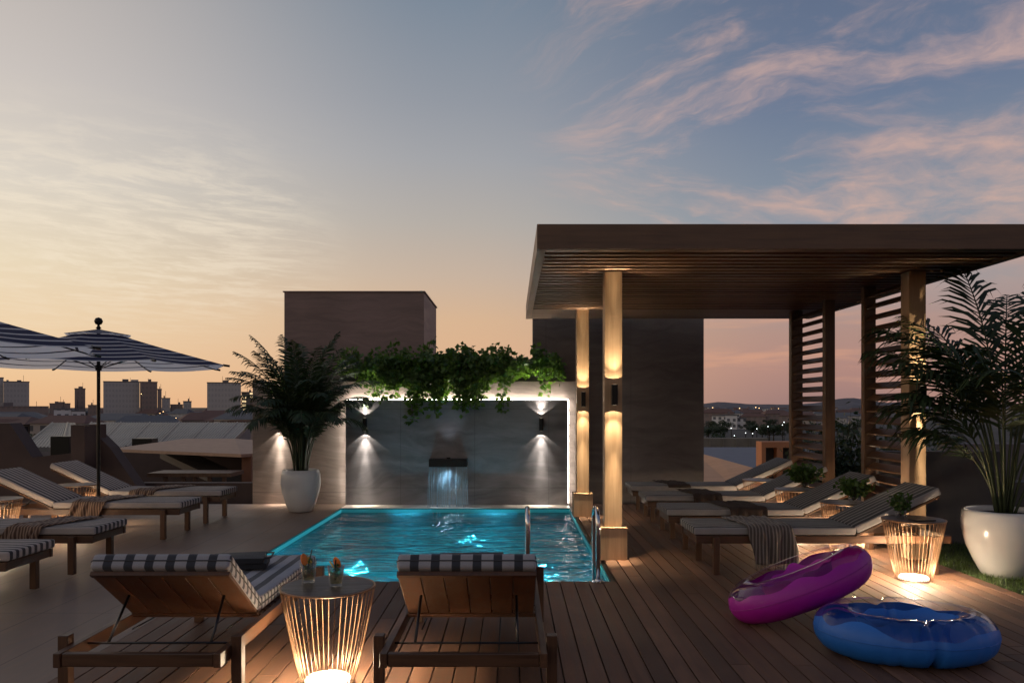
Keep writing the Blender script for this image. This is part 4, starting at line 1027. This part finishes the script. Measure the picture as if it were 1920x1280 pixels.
def tower(x0, x1, yt, d, dep, m_, label, name='office_tower', plant=None):
    A = unp(x0, yt, d); B = unp(x1, yt, d); cx = (A.x+B.x)/2; hw = (B.x-A.x)/2
    th_ = math.atan2(cx, d); hw *= math.cos(th_); root = empty(name, (cx, d, -10), -th_, label, 'building')
    b = MB(); b.box(-hw, hw, 0, dep, 0, A.z+10); b.build('wall', m_, root)
    b = MB(); z = A.z+10
    b.box(-hw-.2, hw+.2, -.2, dep+.2, z+.01, z+.5); b.build('roof_parapet', M['fb' if m_ is M['fb'] else 'roofgrey'], root)
    rn_ = random.Random(int(x0*7+x1)); b = MB(); xx = rn_.uniform(-.6, .6)*hw; b.tube([(xx, dep*.3, z+.02), (xx, dep*.3, z+rn_.uniform(2.5, 5))], .09, 4); b.build('mast', M['black'], root)
    b = MB(); xx = rn_.uniform(-.7, .3)*hw; b.box(xx, xx+hw*.35, dep*.2, dep*.5, z+.51, z+rn_.uniform(1.2, 2.2)); b.build('roof_unit', M['lightwall'], root)
    for (p0, p1, yy) in (plant or []):
        q0 = ((p0-960)*d/F-cx)*math.cos(th_); q1 = ((p1-960)*d/F-cx)*math.cos(th_); b = MB(); b.box(q0, q1, 2, dep*.6, z+.02, EYE-(yy-HZ)*d/F+10); b.build('plant_room', m_, root)
    return root
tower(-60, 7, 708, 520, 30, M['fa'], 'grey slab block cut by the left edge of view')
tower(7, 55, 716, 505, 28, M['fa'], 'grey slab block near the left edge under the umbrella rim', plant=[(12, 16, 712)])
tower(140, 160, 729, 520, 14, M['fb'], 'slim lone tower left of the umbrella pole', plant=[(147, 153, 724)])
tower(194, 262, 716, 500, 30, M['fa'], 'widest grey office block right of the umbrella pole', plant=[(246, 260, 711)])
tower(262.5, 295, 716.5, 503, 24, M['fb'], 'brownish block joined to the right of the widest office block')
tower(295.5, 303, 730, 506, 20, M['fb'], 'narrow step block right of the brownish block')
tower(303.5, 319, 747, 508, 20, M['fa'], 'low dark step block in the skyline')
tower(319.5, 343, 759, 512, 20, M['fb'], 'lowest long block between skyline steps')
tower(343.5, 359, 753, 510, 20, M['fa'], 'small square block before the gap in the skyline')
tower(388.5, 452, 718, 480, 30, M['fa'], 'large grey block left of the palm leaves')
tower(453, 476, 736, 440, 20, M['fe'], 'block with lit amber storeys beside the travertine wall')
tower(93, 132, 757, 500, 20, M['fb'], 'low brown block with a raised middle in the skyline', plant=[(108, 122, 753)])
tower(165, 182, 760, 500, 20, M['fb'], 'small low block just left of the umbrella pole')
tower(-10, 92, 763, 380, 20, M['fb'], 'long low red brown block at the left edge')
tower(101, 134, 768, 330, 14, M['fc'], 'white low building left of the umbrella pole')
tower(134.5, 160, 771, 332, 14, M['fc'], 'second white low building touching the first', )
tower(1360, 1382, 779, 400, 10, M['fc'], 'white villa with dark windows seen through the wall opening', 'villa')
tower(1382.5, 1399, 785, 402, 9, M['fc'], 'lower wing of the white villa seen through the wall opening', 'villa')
random.seed(77)
def houses(x0, x1, d0, d1, cnt, group, label, hmin, hmax):
    protos = []
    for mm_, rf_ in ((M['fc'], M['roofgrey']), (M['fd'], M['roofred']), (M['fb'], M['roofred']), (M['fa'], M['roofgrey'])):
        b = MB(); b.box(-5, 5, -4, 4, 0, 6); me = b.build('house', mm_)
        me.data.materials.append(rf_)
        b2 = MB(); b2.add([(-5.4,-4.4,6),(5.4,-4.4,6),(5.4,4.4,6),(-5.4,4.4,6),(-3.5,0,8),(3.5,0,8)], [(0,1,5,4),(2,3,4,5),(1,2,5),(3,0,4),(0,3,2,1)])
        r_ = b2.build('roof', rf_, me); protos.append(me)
    for i in range(cnt):
        k = i % 4; o = protos[k] if i < 4 else copy_tree(protos[k])
        d = d0*(d1/d0)**random.random(); px = random.uniform(x0, x1)
        o.location = ((px-960)*d/F, d, -10); o.rotation_euler = (0, 0, random.uniform(-.5, .5)); s = random.uniform(.9, 1.7)
        o.scale = (s*random.uniform(.8, 1.5), s, random.uniform(hmin, hmax)); tag(o, label, 'house', group)
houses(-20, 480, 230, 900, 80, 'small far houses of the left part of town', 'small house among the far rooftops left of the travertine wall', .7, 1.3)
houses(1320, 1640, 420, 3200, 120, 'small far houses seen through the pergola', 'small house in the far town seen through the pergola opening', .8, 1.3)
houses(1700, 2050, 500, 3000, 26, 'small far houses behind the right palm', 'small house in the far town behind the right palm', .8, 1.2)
# lit street lamps
M['bulb_w'] = emis('lamp_white', (.9, 1., 1.), 7.); M['bulb_a'] = emis('lamp_amber', (1., .62, .28), 6.)
def street_lamp(px, py, d, mt, label, g):
    p = unp(px, py, d); root = empty('street_lamp', (p.x, p.y, -10), 0, label, 'street lamp', g)
    b = MB(); b.tube([(0, 0, 0), (0, 0, p.z+10)], .06+d*.00012, 6); b.build('pole', M['black'], root)
    b = MB(); r = d*.00042; b.lathe([(0, -r), (r*.8, -r*.5), (r, 0), (r*.8, r*.5), (0, r)], 8, (0, 0, p.z+10+r)); b.build('lamp_head', mt, root)
random.seed(5)
for i, (px, py) in enumerate([(1371, 803), (1377, 817), (1419, 804), (1411, 813), (1470, 792), (1467, 797), (1398, 812), (1440, 800)]):
    street_lamp(px, py, 160, M['bulb_w'], 'lit white street lamp among the trees seen through the opening', 'white street lamps seen through the opening')
for i in range(26):
    street_lamp(random.uniform(1335, 1478), random.uniform(764, 775), random.uniform(900, 1800), M['bulb_a'], 'tiny amber street lamp in the far town seen through the opening', 'amber street lamps in the far right town')
for (px, py) in [(265, 739), (300, 775), (306, 772), (408, 779), (415, 779), (231, 786), (212, 783), (330, 784), (20, 779), (44, 781), (371, 783), (362, 787), (120, 786)]:
    street_lamp(px, py, 300 if py > 745 else 495, M['bulb_a'], 'tiny amber street lamp in the left part of town', 'amber street lamps in the left town')
# trees
def tree_proto(seed, m_=None):
    rnd = random.Random(seed); root = empty('tree', (0, 0, 0)); lf = MB(); tw = MB()
    tw.tube([(0, 0, 0), (.1, 0, 2), (0, .1, 4.2)], [.28, .2, .1], 6)
    cl = [(rnd.gauss(0, 1.5), rnd.gauss(0, 1.5), rnd.uniform(2.8, 7.2), rnd.uniform(.9, 1.6)) for _ in range(12)]
    for (x, y, z, r) in cl:
        tw.tube([(0, .05, 2.4), (x, y, z)], [.08, .03], 4)
        for q in range(120):
            d = Vector((rnd.gauss(0, 1), rnd.gauss(0, 1), rnd.gauss(0, .8))); d = d.normalized()*r*rnd.uniform(.5, 1.05); c = Vector((x, y, z))+d
            e = Vector((rnd.gauss(0, 1), rnd.gauss(0, 1), rnd.gauss(0, 1))).normalized()*.28; f = e.cross(Vector((rnd.gauss(0, 1), 0, 1))).normalized()*.15
            lf.add([c-e, c+f, c+e, c-f], [(0, 1, 2, 3)])
    lf.build('crown', M['foliage'], root); tw.build('trunk', M['twig'], root); return root
tp_ = [tree_proto(1), tree_proto(2), tree_proto(3)]; random.seed(9); k = 0
def trees(x0, x1, d0, d1, cnt, label, g):
    global k
    for i in range(cnt):
        o = tp_[k] if k < 3 else copy_tree(tp_[k % 3]); k += 1
        d = random.uniform(d0, d1); px = random.uniform(x0, x1); s = random.uniform(.45, .8)
        o.location = ((px-960)*d/F, d, -10); o.rotation_euler = (0, 0, random.uniform(0, 6)); o.scale = (s*1.3, s*1.3, s); tag(o, label, 'tree', g)
trees(1400, 1500, 260, 420, 12, 'dark leafy tree in the valley seen through the opening', 'valley trees seen through the opening')
trees(1325, 1358, 260, 420, 6, 'dark leafy tree beside the white villa seen through the opening', 'trees beside the white villa')
trees(1345, 1400, 150, 200, 5, 'low dark tree below the white villa seen through the opening', 'trees below the white villa')
trees(1560, 1720, 150, 400, 16, 'dark leafy tree in the valley seen through the louvres', 'valley trees behind the louvres')
trees(-20, 110, 110, 200, 10, 'dark leafy tree beyond the notched parapet at the left edge', 'trees beyond the left parapet')
trees(200, 480, 220, 420, 22, 'dark leafy tree among the houses above the metal roof', 'trees above the metal roof')
trees(1750, 2000, 200, 500, 12, 'dark leafy tree in the valley behind the right palm', 'valley trees behind the right palm')

# neighbouring roofs seen through the opening
def wedge(name, pts, m_, label, cat, th=.2):
    P_ = [unp(*p) for p in pts]; b = MB(); n2 = len(P_); dn = Vector((0, 0, -th)); b.add(P_+[p+dn for p in P_], [tuple(range(n2))[::-1], tuple(range(n2, 2*n2))]+[(i, (i+1) % n2, (i+1) % n2+n2, i+n2) for i in range(n2)])
    return tag(b.build(name, m_), label, cat)
M['sunlit'] = wood('sunlit_boards', (.70, .35, .17), (.85, .50, .28), axis=0, rough=.7, island=False, scale=.3)  # sunset light on the slope is put into the boards' base colour
M['bluegrey'] = plain('blue_grey_felt', (.13, .15, .19), .8, scale=2.)
M['beige'] = plain('beige_render', (.20, .18, .15), .85, scale=.6, var=.25)
wedge('sloping_roof', [(1300, 846, 19), (1345, 858, 18), (1432, 882, 16.5), (1432, 960, 14), (1300, 960, 14)], M['sunlit'], 'ochre boarded slope low in the wall opening', 'roof')
wedge('flat_roof', [(1280, 838, 46), (1600, 838, 46), (1600, 905, 21), (1280, 905, 21)], M['bluegrey'], 'blue grey flat roof beyond the ochre slope', 'roof', .4)
b = MB(); p0 = unp(1280, 821, 60); p1 = unp(1440, 843, 60); b.box(p0.x, p1.x, 60, 61, -10, p0.z)
for i in range(6):
    xx = p0.x+1+i*1.0; b.box(xx, xx+.12, 59.9, 59.998, -3, p0.z-.1)
tag(b.build('boundary_wall', M['beige']), 'long beige wall beyond the flat roof in the opening', 'wall')
ch = empty('terracotta_frame', tuple(unp(1455, 900, 15.5)), 0, 'terracotta openwork frame with two dark openings behind the rear lounger', 'chimney'); oc = unp(1455, 900, 15.5)
M['terra'] = plain('terracotta_render', (.66, .28, .13), .8, scale=2.)
b = MB()
def pb(x0, x1, y0, y1, dy0=0, dy1=.35): 
    a_ = unp(x0, y0, 15.5)-oc; c_ = unp(x1, y1, 15.5)-oc; b.box(a_.x, c_.x, dy0, dy1, c_.z, a_.z)
pb(1428, 1500, 828, 838.9); pb(1428, 1435.9, 839, 930); pb(1457, 1468, 839, 930); pb(1489, 1500, 839, 930); b.build('frame', M['terra'], ch)
b = MB(); pb(1436, 1456.9, 839, 930, .2, .3); pb(1468.1, 1488.9, 839, 930, .2, .3); b.build('panel', M['darkrender'], ch)
